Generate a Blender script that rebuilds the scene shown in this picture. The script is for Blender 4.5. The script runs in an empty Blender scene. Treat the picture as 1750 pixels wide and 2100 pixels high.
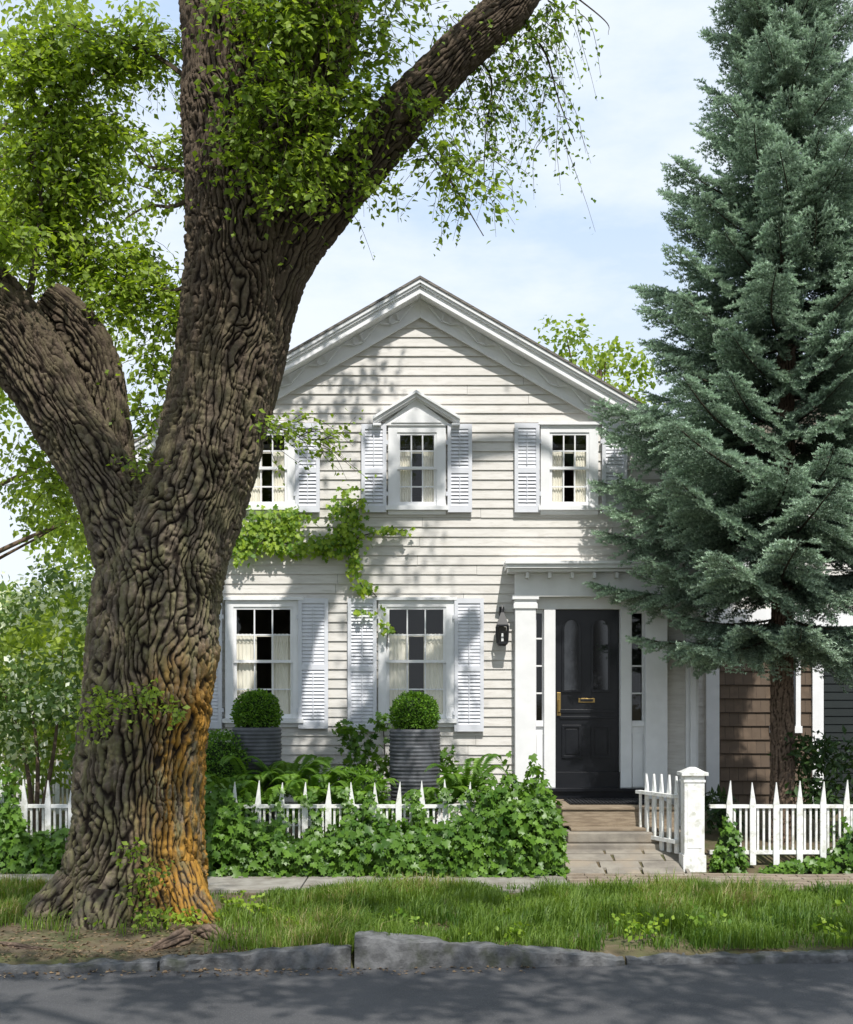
import bpy, math, random
import numpy as np
from mathutils import Vector, Matrix
random.seed(7); rng=np.random.default_rng(7)
sc=bpy.context.scene
sc.view_settings.view_transform='Standard'; sc.view_settings.look='None'; sc.view_settings.exposure=0

# ------------------------------------------------------------------ helpers
EYE=1.82
class PixPlane:
    """image pixel coordinates -> metres on the plane y, by camera projection scale"""
    def __init__(s,y,sc): s.y=y; s.k=sc
    def x(s,u): return (u-875)/s.k  # u, v are image pixel coordinates
    def z(s,v): return EYE+(1430-v)/s.k
    def p(s,u,v,dy=0): return (s.x(u),s.y+dy,s.z(v))
    def r(s,d): return d/s.k
H=PixPlane(16,166.9); T=PixPlane(11.5,232.2); F=PixPlane(13.7,194.9)

def empty(name,loc=(0,0,0)):
    o=bpy.data.objects.new(name,None); sc.collection.objects.link(o); o.location=loc; return o
def link(name,me,parent=None):
    o=bpy.data.objects.new(name,me); sc.collection.objects.link(o)
    if parent is not None: o.parent=parent
    return o

def nodes(name):
    m=bpy.data.materials.new(name); m.use_nodes=True; nt=m.node_tree
    return m,nt,nt.nodes,nt.links,nt.nodes['Principled BSDF']
def mixc(nt,fac,a,b):
    n=nt.nodes.new('ShaderNodeMix'); n.data_type='RGBA'
    for s,val in ((0,fac),(6,a),(7,b)):
        if isinstance(val,(float,int)): n.inputs[s].default_value=val
        elif isinstance(val,tuple): n.inputs[s].default_value=(*val,1)
        else: nt.links.new(val,n.inputs[s])
    return n.outputs[2]
def mathn(nt,op,a,b):
    n=nt.nodes.new('ShaderNodeMath'); n.operation=op
    for i,v in enumerate((a,b)):
        if isinstance(v,(float,int)): n.inputs[i].default_value=v
        else: nt.links.new(v,n.inputs[i])
    return n.outputs[0]
def noise(nt,scale,vec=None,detail=4,rough=.55):
    n=nt.nodes.new('ShaderNodeTexNoise'); n.inputs['Scale'].default_value=scale
    n.inputs['Detail'].default_value=detail; n.inputs['Roughness'].default_value=rough
    if vec is None:
        t=nt.nodes.new('ShaderNodeTexCoord'); vec=t.outputs['Object']
    nt.links.new(vec,n.inputs['Vector']); return n.outputs['Fac']
def ramp(nt,fac,a,b):
    n=nt.nodes.new('ShaderNodeMapRange'); n.interpolation_type='SMOOTHSTEP'
    n.inputs[1].default_value=min(a,b); n.inputs[2].default_value=max(a,b)
    if a>b: n.inputs[3].default_value=1; n.inputs[4].default_value=0
    nt.links.new(fac,n.inputs[0]); return n.outputs[0]
def M(name,c1,c2=None,scale=4,rough=.6,bump=0,bscale=60,lo=.35,hi=.65,c3=None,s3=1.5,vscale=(1,1,1)):
    m,nt,N,L,b=nodes(name)
    t=N.new('ShaderNodeTexCoord'); mp=N.new('ShaderNodeMapping'); mp.inputs['Scale'].default_value=vscale
    L.new(t.outputs['Object'],mp.inputs[0]); vec=mp.outputs[0]
    if c2 is None: c2=tuple(x*.88 for x in c1)
    col=mixc(nt,ramp(nt,noise(nt,scale,vec),lo,hi),c1,c2)
    if c3: col=mixc(nt,ramp(nt,noise(nt,s3,vec),.5,.72),col,c3)
    L.new(col,b.inputs['Base Color']); b.inputs['Roughness'].default_value=rough
    b.inputs['Specular IOR Level'].default_value=.3
    if bump:
        bn=N.new('ShaderNodeBump'); bn.inputs['Strength'].default_value=bump; bn.inputs['Distance'].default_value=.01
        L.new(noise(nt,bscale,vec,6),bn.inputs['Height']); L.new(bn.outputs[0],b.inputs['Normal'])
    return m
def leafmat(name,cd,cl,trans=.35,tc=None,rough=.5,third=None,gamma=1):
    m,nt,N,L,b=nodes(name)
    a=N.new('ShaderNodeAttribute'); a.attribute_name='rnd'; fo=a.outputs['Fac']
    if gamma!=1: fo=mathn(nt,'POWER',fo,gamma)
    col=mixc(nt,fo,cd,cl)
    if third:
        mr=N.new('ShaderNodeMapRange'); mr.inputs[1].default_value=third[1]; mr.inputs[2].default_value=third[1]+.03
        L.new(a.outputs['Fac'],mr.inputs[0]); col=mixc(nt,mr.outputs[0],col,third[0])
    L.new(col,b.inputs['Base Color']); b.inputs['Roughness'].default_value=rough; b.inputs['Specular IOR Level'].default_value=.35
    tr=N.new('ShaderNodeBsdfTranslucent')
    g=N.new('ShaderNodeMix'); g.data_type='RGBA'; g.blend_type='MULTIPLY'; g.inputs[0].default_value=1
    L.new(col,g.inputs[6]); g.inputs[7].default_value=(*(tc or (1.9,1.9,.7)),1); L.new(g.outputs[2],tr.inputs[0])
    mx=N.new('ShaderNodeMixShader'); mx.inputs[0].default_value=trans
    L.new(b.outputs[0],mx.inputs[1]); L.new(tr.outputs[0],mx.inputs[2])
    L.new(mx.outputs[0],N['Material Output'].inputs[0]); return m

class MB:
    def __init__(s): s.v=[];s.f=[];s.m=[]
    def add(s,vs,fs,mi=0):
        o=len(s.v); s.v+= [tuple(p) for p in vs]
        for f in fs: s.f.append([i+o for i in f]); s.m.append(mi)
    def box(s,x0,x1,y0,y1,z0,z1,mi=0):
        x0,x1=sorted((x0,x1)); y0,y1=sorted((y0,y1)); z0,z1=sorted((z0,z1))
        s.add([(x0,y0,z0),(x1,y0,z0),(x1,y1,z0),(x0,y1,z0),(x0,y0,z1),(x1,y0,z1),(x1,y1,z1),(x0,y1,z1)],
              [(0,3,2,1),(4,5,6,7),(0,1,5,4),(1,2,6,5),(2,3,7,6),(3,0,4,7)],mi)
    def prism(s,pts,y0,y1,mi=0):   # pts (x,z) ; extruded in y
        n=len(pts)
        s.add([(x,y0,z) for x,z in pts]+[(x,y1,z) for x,z in pts],
              [tuple(range(n)),tuple(range(2*n-1,n-1,-1))]+[(i,i+n,(i+1)%n+n,(i+1)%n) for i in range(n)],mi)
    def beam(s,a,b,w,h,mi=0,up=(0,0,1)):
        a=Vector(a);b=Vector(b);d=(b-a).normalized(); sd=d.cross(Vector(up))
        if sd.length<1e-4: sd=Vector((1,0,0))
        sd.normalize(); u=sd.cross(d); sd*=w/2; u*=h/2
        s.add([a-sd-u,a+sd-u,a+sd+u,a-sd+u,b-sd-u,b+sd-u,b+sd+u,b-sd+u],
              [(0,1,2,3),(7,6,5,4),(0,4,5,1),(1,5,6,2),(2,6,7,3),(3,7,4,0)],mi)
    def lathe(s,cx,cy,prof,n=32,mi=0,jit=0):
        o=[]
        for r,z in prof:
            for i in range(n):
                a=2*math.pi*i/n; o.append((cx+r*math.cos(a),cy+r*math.sin(a),z))
        fs=[]
        for k in range(len(prof)-1):
            for i in range(n):
                j=(i+1)%n; fs.append((k*n+i,k*n+j,(k+1)*n+j,(k+1)*n+i))
        s.add(o,fs,mi)
    def make(s,name,mats,parent=None,bevel=0,smooth=False):
        me=bpy.data.meshes.new(name); me.from_pydata(s.v,[],s.f)
        for m in mats: me.materials.append(m)
        me.polygons.foreach_set('material_index',s.m)
        if smooth: me.polygons.foreach_set('use_smooth',[True]*len(s.f))
        me.update(); o=link(name,me,parent)
        if bevel:
            b=o.modifiers.new('b','BEVEL'); b.width=bevel; b.segments=2; b.limit_method='ANGLE'
        return o

def mesh_np(name,V,Fs,mats,parent=None,attrs=None,smooth=False,mi=None,doobj=True):
    V=np.asarray(V,dtype=np.float32).reshape(-1,3)
    if not isinstance(Fs,list): Fs=[Fs]
    me=bpy.data.meshes.new(name)
    me.vertices.add(len(V)); me.vertices.foreach_set('co',V.ravel())
    loops=np.concatenate([f.ravel() for f in Fs]).astype(np.int32)
    tot=np.concatenate([np.full(len(f),f.shape[1]) for f in Fs])
    st=np.concatenate([[0],np.cumsum(tot)[:-1]]).astype(np.int32)
    me.loops.add(len(loops)); me.loops.foreach_set('vertex_index',loops)
    me.polygons.add(len(tot)); me.polygons.foreach_set('loop_start',st)
    for m in mats: me.materials.append(m)
    if mi is not None: me.polygons.foreach_set('material_index',np.asarray(mi,dtype=np.int32))
    if smooth: me.polygons.foreach_set('use_smooth',np.ones(len(tot),dtype=bool))
    for k,a in (attrs or {}).items():
        at=me.attributes.new(k,'FLOAT','POINT'); at.data.foreach_set('value',np.asarray(a,dtype=np.float32))
    me.update(calc_edges=True); me.validate()
    return link(name,me,parent) if doobj else me

def _h(ix,iy,iz,seed):
    h=(ix.astype(np.int64)*374761393+iy.astype(np.int64)*668265263+iz.astype(np.int64)*2147483647+seed*974634777)&0xffffffff
    h=((h^(h>>13))*1274126177)&0xffffffff; h^=(h>>16)
    return (h&0xffff)/32767.5-1
def vn(p,seed=0):
    i=np.floor(p).astype(np.int64); f=p-i; f=f*f*(3-2*f); r=0
    for dx in (0,1):
        for dy in (0,1):
            for dz in (0,1):
                w=(f[...,0] if dx else 1-f[...,0])*(f[...,1] if dy else 1-f[...,1])*(f[...,2] if dz else 1-f[...,2])
                r=r+w*_h(i[...,0]+dx,i[...,1]+dy,i[...,2]+dz,seed)
    return r
def norm(a): return a/np.maximum(np.linalg.norm(a,axis=-1,keepdims=True),1e-9)

def catmull(P,n):
    P=np.asarray(P,float); m=len(P)
    Q=np.vstack([2*P[0]-P[1],P,2*P[-1]-P[-2]]); t=np.linspace(0,m-1-1e-6,n); i=t.astype(int); f=(t-i)[:,None]
    a,b,c,d=Q[i],Q[i+1],Q[i+2],Q[i+3]
    return .5*((2*b)+(-a+c)*f+(2*a-5*b+4*c-d)*f**2+(-a+3*b-3*c+d)*f**3)
def tube(ctrl,step=.012,nang=200,amp=.02,sp=.085,ref=(0,1,0),seed=0,flare=None,lump=.03):
    """ctrl rows: x,y,z,r ; furrowed bark, interlaced ridges spaced sp metres"""
    C=np.asarray(ctrl,float); L=np.linalg.norm(np.diff(C[:,:3],axis=0),axis=1).sum()
    n=max(6,int(L/step)); S=catmull(C,n); P=S[:,:3]; R=np.maximum(S[:,3],.003)
    t=norm(np.gradient(P,axis=0)); nn=norm(np.cross(t,np.array(ref,float))); bb=np.cross(t,nn)
    s=np.concatenate([[0],np.cumsum(np.linalg.norm(np.diff(P,axis=0),axis=1))])
    a=np.linspace(0,2*np.pi,nang,endpoint=False)
    ca,sa=np.cos(a)[None],np.sin(a)[None]; Rr=R[:,None]; ss=np.broadcast_to(s[:,None],(n,nang))
    Rm=float(np.mean(R)); q=np.stack([Rm*ca+0*ss,Rm*sa+0*ss,ss],-1)
    if amp>0:
        K=max(3,round(2*np.pi*Rm/(2*sp))); th=a[None]/(2*np.pi)
        w1=vn(q*np.array([4,4,1.9])+3,seed+1); w2=vn(q*np.array([4,4,1.9])+47,seed+2); f1=vn(q*np.array([12,12,6]),seed+3); f2=vn(q*np.array([12,12,6])+9,seed+7)
        f3=vn(q*np.array([30,30,14]),seed+9)
        p1=K*th+.6*ss*(.06/sp)+1.35*w1+.42*f1+.10*f3
        p2=K*th-.6*ss*(.06/sp)+1.35*w2+.42*f2-.10*f3
        h1=np.abs(np.sin(np.pi*2*p1)); h2=np.abs(np.sin(np.pi*2*p2))
        g1=np.clip(h1*(1.6+.9*w2),0,1); g2=np.clip(h2*(2.4+1.6*w1),0,1)
        hh=np.minimum(g1,g2)**.8
        cr=np.abs(vn(q*np.array([8,8,15])+f1[...,None]*.7,seed+8)); hh=hh*(.62+.38*np.clip(cr*3.0,0,1))
        n3=vn(np.stack([Rr*ca*50,Rr*sa*50,ss*32],-1),seed+5)
        big=vn(q*np.array([5,5,2.5])+77,seed+10)
        disp=amp*(hh*(1+.35*big)-.7)+amp*.17*n3*hh
    else: hh=np.full((n,nang),.8); disp=0
    lumps=vn(np.stack([Rr*ca,Rr*sa,ss],-1)*2.2+seed,seed+6)
    rad=Rr+disp+lump*lumps
    if flare is not None: rad=rad+flare(s[:,None],a[None])
    V=P[:,None]+nn[:,None]*(rad*ca)[...,None]+bb[:,None]*(rad*sa)[...,None]
    idx=np.arange(n*nang).reshape(n,nang)
    A=idx[:-1];B=idx[1:]
    Fq=np.stack([A,np.roll(A,-1,1),np.roll(B,-1,1),B],-1).reshape(-1,4)
    return V.reshape(-1,3),Fq,(1-hh).ravel()
def join(parts):
    V=[];Fq=[];A=[];o=0
    for v,f,a in parts: V.append(v);Fq.append(f+o);A.append(a);o+=len(v)
    return np.concatenate(V),np.concatenate(Fq),np.concatenate(A)

T_LEAF=(np.array([(0,0,0),(.34,.42,.08),(0,1,-.05),(-.34,.42,.08)]),np.array([(0,1,2),(0,2,3)]))
_iv=[(0,0,0),(.28,-.1,.02),(.52,.22,.04),(.27,.38,0),(.36,.72,.03),(.12,.66,0),(0,1,-.05),(-.12,.66,0),(-.36,.72,.03),(-.27,.38,0),(-.52,.22,.04),(-.28,-.1,.02),(0,.35,-.05)]
T_IVY=(np.array(_iv),np.array([(12,i,(i+1)%12) for i in range(12)]))
def inst(T_,pos,d,nrm,size,rnd=None):
    tv,tf=T_; d=norm(d); x=norm(np.cross(d,nrm)); z=np.cross(x,d)
    B=np.stack([x,d,z],1)  # rows
    V=pos[:,None]+np.einsum('kj,nji->nki',tv,B)*np.asarray(size).reshape(-1,1,1)
    n,k=len(pos),len(tv)
    Fq=(tf[None]+np.arange(n)[:,None,None]*k).reshape(-1,tf.shape[1])
    if rnd is None: rnd=rng.random(n)
    return V.reshape(-1,3),Fq,np.repeat(rnd,k)
def rdir(n): return norm(rng.normal(size=(n,3)))
def cloud(clumps,dens,size,T_=T_LEAF,shell=.5,up=.6,var=.35):
    """clumps rows: x y z rx ry rz"""
    parts=[]
    for c in clumps:
        c=np.asarray(c,float); n=int(dens*(c[3]*c[4]*c[5])**(2/3))
        if n<3: n=3
        d=rdir(n); r=shell+(1-shell)*rng.random(n)**.7
        r=r*(1+.25*vn(d*2.3+c[:3],3)+.18*vn(d*6+c[:3],5))
        pos=c[:3]+d*c[3:6]*r[:,None]
        nr=norm(d*.5+rdir(n)*.8+np.array([0,-.15,up])); dd=norm(rdir(n)+d*.4+np.array([0,0,-.4]))
        b=rng.random()*.35
        parts.append(inst(T_,pos,dd,nr,size*(1+var*(rng.random(n)*2-1)),np.clip(b+rng.random(n)*.65,0,1)))
    return join(parts)
def sprays(start,dir0,L,grav,K=22,size=.06,base=0,T_=T_LEAF):
    S=len(start); t=np.linspace(.06,1,K)[None,:,None]; L=L[:,None,None]
    dir0=norm(dir0); g=np.array([0,0,-1.0]); wob=rdir(S)[:,None]
    def P(t): return start[:,None]+dir0[:,None]*L*t+g*L*grav*t*t+wob*L*.15*np.sin(t*4)
    pos=P(t); tan=norm(P(t+.02)-pos)
    side=norm(np.cross(tan,np.array([0.15,0,1.0]))); sg=np.where(np.arange(K)%2,1,-1)[None,:,None]
    off=rng.normal(size=pos.shape)*.035
    dd=tan*.4+side*sg*.9+rng.normal(size=pos.shape)*.45+g*.3
    nr=np.array([0,-.45,.9])+rng.normal(size=pos.shape)*.55
    sz=size*(.65+.6*rng.random((S,K)))*(1-.35*t[...,0]**3)
    col=np.clip(base+rng.random((S,1))*.4+rng.random((S,K))*.55,0,1)
    leaf=inst(T_,(pos+off).reshape(-1,3),dd.reshape(-1,3),nr.reshape(-1,3),sz.ravel(),col.ravel())
    tt=np.linspace(0,1,7)[None,:,None]; C=P(tt); tn=norm(np.gradient(C,axis=1))
    s1=norm(np.cross(tn,np.array([.1,.2,1.]))); s2=np.cross(tn,s1); w=(.0045*(1-.7*tt))
    ring=np.stack([C+s1*w,C-s1*w*.5+s2*w*.87,C-s1*w*.5-s2*w*.87],2)
    idx=np.arange(S*7*3).reshape(S,7,3); A=idx[:,:-1];B=idx[:,1:]
    Fq=np.stack([A,np.roll(A,-1,2),np.roll(B,-1,2),B],-1).reshape(-1,4)
    return leaf,(ring.reshape(-1,3),Fq,np.ones(S*21)*.5)

# ------------------------------------------------------------------ materials
m_siding=M('siding_paint',(.66,.635,.595),(.60,.575,.535),scale=3,rough=.55,bump=.15,bscale=40,c3=(.56,.53,.485),s3=6,vscale=(1,1,6))
m_trim=M('trim_paint',(.84,.84,.84),(.79,.79,.79),scale=5,rough=.45,bump=.08,bscale=30)
m_shut=M('shutter_paint',(.70,.71,.75),(.65,.66,.70),scale=5,rough=.5)
m_fence=M('fence_paint',(.80,.80,.78),(.68,.67,.62),scale=9,rough=.55,bump=.2,bscale=50,lo=.5,hi=.75,c3=(.55,.55,.48),s3=14)
m_black=M('black_paint',(.010,.011,.014),(.014,.015,.018),rough=.22)
m_iron=M('iron_black',(.02,.02,.022),rough=.4)
m_brass=M('brass',(.40,.27,.10),rough=.4); m_brass.node_tree.nodes['Principled BSDF'].inputs['Metallic'].default_value=.9
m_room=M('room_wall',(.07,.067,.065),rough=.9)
m_curt=leafmat('curtain_cloth',(.88,.83,.72),(.88,.83,.72),trans=.08,tc=(1,1,.95),rough=.9)
m_dglass=M('door_glass',(.02,.022,.025),rough=.05)
m_dglass.node_tree.nodes['Principled BSDF'].inputs['Specular IOR Level'].default_value=.7
def glassmat():
    m,nt,N,L,b=nodes('window_glass')
    tr=N.new('ShaderNodeBsdfTransparent'); tr.inputs[0].default_value=(.98,.99,.98,1)
    gl=N.new('ShaderNodeBsdfGlossy'); gl.inputs['Roughness'].default_value=.02
    bn=N.new('ShaderNodeBump'); bn.inputs['Strength'].default_value=.15; bn.inputs['Distance'].default_value=.01
    L.new(noise(nt,3),bn.inputs['Height']); L.new(bn.outputs[0],gl.inputs['Normal'])
    mx=N.new('ShaderNodeMixShader'); mx.inputs[0].default_value=.05; L.new(tr.outputs[0],mx.inputs[1]); L.new(gl.outputs[0],mx.inputs[2])
    L.new(mx.outputs[0],N['Material Output'].inputs[0]); return m
m_glass=glassmat()
def shinglemat(name,c1,c2,mort,sx=6,row=.14,axis='xz',w=.14):
    m,nt,N,L,b=nodes(name)
    t=N.new('ShaderNodeTexCoord'); sp=N.new('ShaderNodeSeparateXYZ'); L.new(t.outputs['Object'],sp.inputs[0])
    cb=N.new('ShaderNodeCombineXYZ')
    L.new(sp.outputs['X' if axis[0]=='x' else 'Y'],cb.inputs[0]); L.new(sp.outputs['Z'],cb.inputs[1])
    bt=N.new('ShaderNodeTexBrick'); L.new(cb.outputs[0],bt.inputs['Vector'])
    bt.inputs['Scale'].default_value=1; bt.inputs['Brick Width'].default_value=w; bt.inputs['Row Height'].default_value=row
    bt.inputs['Mortar Size'].default_value=.004; bt.inputs['Color1'].default_value=(*c1,1); bt.inputs['Color2'].default_value=(*c2,1); bt.inputs['Mortar'].default_value=(*mort,1)
    L.new(mixc(nt,ramp(nt,noise(nt,9),.3,.7),bt.outputs[0],tuple(x*.7 for x in c2)),b.inputs['Base Color']); b.inputs['Roughness'].default_value=.85
    bn=N.new('ShaderNodeBump'); bn.inputs['Strength'].default_value=.6; bn.inputs['Distance'].default_value=.01; bn.invert=True
    L.new(bt.outputs['Fac'],bn.inputs['Height']); L.new(bn.outputs[0],b.inputs['Normal'])
    return m
m_roof=shinglemat('roof_shingles',(.16,.145,.13),(.24,.215,.19),(.04,.035,.03),row=.075,axis='yz')
m_roofw=shinglemat('roof_shingles_wing',(.17,.15,.12),(.26,.22,.17),(.05,.04,.03),row=.09)
m_cedar=shinglemat('cedar_shingles',(.10,.072,.05),(.15,.105,.07),(.03,.02,.015),row=.2,w=.13)
m_asph=M('asphalt',(.085,.084,.086),(.062,.062,.065),scale=1.2,rough=.85,bump=.6,bscale=150,c3=(.12,.119,.117),s3=90)
m_conc=M('sidewalk_concrete',(.34,.32,.28),(.24,.22,.19),scale=5,rough=.9,bump=.4,bscale=60,c3=(.17,.15,.11),s3=3)
m_gran=M('granite',(.15,.15,.15),(.085,.085,.085),scale=9,rough=.85,bump=.8,bscale=40,c3=(.055,.06,.045),s3=5)
m_flag=M('flagstone',(.30,.27,.225),(.19,.17,.145),scale=4,rough=.9,bump=.5,bscale=30,c3=(.35,.29,.22),s3=2)
m_deck=M('deck_wood',(.33,.265,.19),(.22,.17,.12),scale=6,rough=.8,bump=.4,bscale=40,vscale=(1,8,8))
m_mat=M('mat_rubber',(.02,.02,.022),rough=.9)
m_soil=M('verge_soil',(.085,.09,.035),(.12,.09,.055),scale=3,rough=.95,bump=.9,bscale=30,c3=(.17,.13,.085),s3=7)
m_plant=M('planter_glaze',(.105,.11,.122),(.075,.077,.085),scale=8,rough=.5,bump=.3,bscale=30)
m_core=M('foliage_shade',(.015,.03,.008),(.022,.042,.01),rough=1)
m_elm=leafmat('elm_leaves',(.050,.11,.012),(.30,.40,.05),trans=.42,gamma=1.2)
m_elmf=leafmat('far_leaves',(.10,.17,.025),(.36,.44,.08),trans=.45)
m_bg=leafmat('garden_leaves',(.07,.14,.02),(.26,.35,.06),trans=.35)
m_dog=leafmat('dogwood_leaves',(.07,.14,.035),(.20,.29,.08),trans=.3,third=((.80,.84,.70),.66))
m_ivy=leafmat('ivy_leaves',(.025,.08,.010),(.16,.29,.038),trans=.25,rough=.38)
m_vine=leafmat('creeper_leaves',(.08,.18,.016),(.33,.44,.045),trans=.35)
m_box=leafmat('boxwood_leaves',(.035,.10,.01),(.17,.32,.028),trans=.25)
m_fern=leafmat('fern_fronds',(.055,.14,.018),(.20,.34,.05),trans=.35)
m_rhod=leafmat('rhododendron_leaves',(.018,.045,.012),(.06,.11,.028),trans=.15)
m_grass=leafmat('grass_blades',(.040,.10,.012),(.20,.29,.045),trans=.35,third=((.34,.30,.14),.93))
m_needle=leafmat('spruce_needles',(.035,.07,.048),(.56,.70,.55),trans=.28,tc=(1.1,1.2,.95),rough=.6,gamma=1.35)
m_twig=M('twig_bark',(.06,.045,.03),rough=.9)
def barkmat(name,c_r,c_c,tinted=True):
    m,nt,N,L,b=nodes(name)
    a=N.new('ShaderNodeAttribute'); a.attribute_name='rnd'
    base=mixc(nt,ramp(nt,noise(nt,5),.3,.7),c_r,tuple(x*1.5 for x in c_r))
    base=mixc(nt,ramp(nt,noise(nt,34,detail=6),.5,.72),base,tuple(x*2.1 for x in c_r))
    if tinted:  # bark tints: darker brown higher up, greenish patches, orange patches low on the right
        t=N.new('ShaderNodeTexCoord'); sp=N.new('ShaderNodeSeparateXYZ'); L.new(t.outputs['Object'],sp.inputs[0])
        up=mathn(nt,'MULTIPLY',ramp(nt,sp.outputs['Z'],2.6,5.2),.55)
        base=mixc(nt,up,base,(.062,.042,.028))
        mp=N.new('ShaderNodeMapping'); mp.inputs['Scale'].default_value=(5,5,1.2); L.new(t.outputs['Object'],mp.inputs[0])
        hz=ramp(nt,sp.outputs['Z'],2.5,1.6); hx=ramp(nt,sp.outputs['X'],-2.55,-2.15)
        n1=ramp(nt,noise(nt,1.1,mp.outputs[0],8,.65),.38,.56)
        m1=mathn(nt,'MULTIPLY',mathn(nt,'MULTIPLY',hz,n1),hx)
        n2=ramp(nt,noise(nt,2.6,mp.outputs[0],7,.65),.40,.60); hz2=ramp(nt,sp.outputs['Z'],7.0,1.0)
        m2=mathn(nt,'MULTIPLY',mathn(nt,'MULTIPLY',n2,hz2),.75)
        base=mixc(nt,m2,base,(.19,.18,.085))
        base=mixc(nt,mathn(nt,'MULTIPLY',m1,.85),base,(.40,.20,.028))
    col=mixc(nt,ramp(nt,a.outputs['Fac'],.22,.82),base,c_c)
    L.new(col,b.inputs['Base Color']); b.inputs['Roughness'].default_value=.92; b.inputs['Specular IOR Level'].default_value=.15
    bn=N.new('ShaderNodeBump'); bn.inputs['Strength'].default_value=.9; bn.inputs['Distance'].default_value=.014
    L.new(noise(nt,55,detail=7,rough=.65),bn.inputs['Height']); L.new(bn.outputs[0],b.inputs['Normal']); return m
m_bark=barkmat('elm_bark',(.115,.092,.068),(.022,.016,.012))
m_bark2=barkmat('spruce_bark',(.12,.085,.062),(.04,.028,.02),False)

# ------------------------------------------------------------------ ground, road, kerb
def kerb_y(x): return 9.62+.06*max(-12,min(12,x))
g=MB()
xs=[-400,-12,-6,-3,0,3,6,12,400]
rows=[(-400,-.25,0),(-.0,-.25,1),(.12,-.13,1),(.3,-.10,1),(12.3,-.03,0),(13.5,-.03,0),(13.7,.03,0),(14.3,.16,0),(15.9,.24,0),(60,.3,0),(600,.3,0)]
vs=[];
for (yy,zz,k) in rows:
    for x in xs: vs.append((x,(kerb_y(x)+yy) if k else yy,zz))
fs=[(r*len(xs)+i,r*len(xs)+i+1,(r+1)*len(xs)+i+1,(r+1)*len(xs)+i) for r in range(len(rows)-1) for i in range(len(xs)-1)]
g.add(vs,fs); g.make('ground',[m_soil])
r=MB(); vs=[(x,(kerb_y(x)+.02) if k else .5,-.18) for k in (0,1) for x in xs]; n=len(xs)
r.add(vs,[(i,i+1,n+i+1,n+i) for i in range(n-1)]); r.make('road',[m_asph])

def rough_block(name,x0,x1,zt0,zt1,zb,yo,depth,seed,parent=None,mat=None):
    n=max(8,int(abs(x1-x0)/.03))
    prof=[(0,0),(0,.25),(0,.5),(0,.75),(.02,.95),(.06,1),(.5,1),(.95,1),(1,.9),(1,0)]
    X=np.linspace(x0,x1,n); V=[]
    for x in X:
        t=(x-x0)/(x1-x0); zt=zt0+(zt1-zt0)*t; e=min(1,min(x-x0,x1-x)/.03+.55)
        for (py,pz) in prof: V.append((x,kerb_y(x)+yo+py*depth+(1-e)*.02,zb+(zt-zb)*pz*(1-.06*(1-e))))
    V=np.array(V); 
    for a in (1,2): V[:,a]+=.022*vn(V*5+seed,seed+a)+.011*vn(V*22+seed,seed+a+5)
    k=len(prof); F_=[]
    for i in range(n-1):
        for j in range(k-1): F_.append((i*k+j,i*k+j+1,(i+1)*k+j+1,(i+1)*k+j))
    b=MB(); b.add([tuple(v) for v in V],F_+[tuple(range(k)),tuple(range((n-1)*k+k-1,(n-1)*k-1,-1))]); return b.make(name,[mat or m_gran],parent)
kb=empty('granite_kerb')
rough_block('raised_stone',-.53,1.48,.065,-.13,-.26,-.02,.2,1,kb)
rough_block('kerb_stone_1',-1.95,-.56,-.10,-.02,-.26,0,.17,2,kb)
rough_block('kerb_stone_2',-3.3,-1.97,-.14,-.12,-.26,0,.17,3,kb)
rough_block('kerb_stone_3',-6.5,-3.32,-.13,-.14,-.26,0,.17,4,kb)
rough_block('kerb_stone_4',1.5,3.4,-.13,-.11,-.26,0,.17,5,kb)
rough_block('kerb_stone_5',3.42,6.8,-.11,-.12,-.26,0,.17,6,kb)
rough_block('kerb_stone_6',-40,-6.52,-.12,-.12,-.26,0,.17,7,kb)
rough_block('kerb_stone_7',6.82,40,-.11,-.11,-.26,0,.17,8,kb)

sw=MB()
x=-30
while x<1.35:
    w=1.2; sw.box(x+.006,min(x+w,1.4)-.006,12.3+.01*math.sin(x*3),13.42,-.08,.0+.012*math.sin(x*5)); x+=w
sw.make('sidewalk',[m_conc],bevel=.008)
bp=MB(); k=0
for iy in range(11):
    for ix in range(48):
        x0=1.42+ix*.205+(.1 if iy%2 else 0); y0=12.3+iy*.103
        if x0>11: break
        z=.0+.006*math.sin(ix*7.1+iy*3.3); bp.box(x0,x0+.197,y0,y0+.095,-.06,z,0)
bp.make('brick_pavement',[M('paver_brick',(.30,.24,.18),(.23,.185,.14),scale=3,rough=.9,bump=.5,bscale=40,c3=(.33,.29,.23),s3=4)])
pa=MB(); rr=random.Random(4)
ys=[13.43,13.62,13.85,14.08,14.3]
for j in range(4):
    xx=1.45
    while xx<2.7:
        w=rr.uniform(.35,.6); x1=min(xx+w,2.75)
        za=.0+(ys[j]-13.43)*.2
        pa.add([(xx+.012,ys[j]+.01,za),(x1-.012,ys[j]+.015,za),(x1-.02,ys[j+1]-.012,za+.04),(xx+.02,ys[j+1]-.01,za+.04),
                (xx+.012,ys[j]+.01,za-.1),(x1-.012,ys[j]+.015,za-.1),(x1-.02,ys[j+1]-.012,za-.1),(xx+.02,ys[j+1]-.01,za-.1)],
               [(0,1,2,3),(0,4,5,1),(1,5,6,2),(2,6,7,3),(3,7,4,0)]); xx=x1
pa.make('stone_path',[m_flag])

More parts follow.
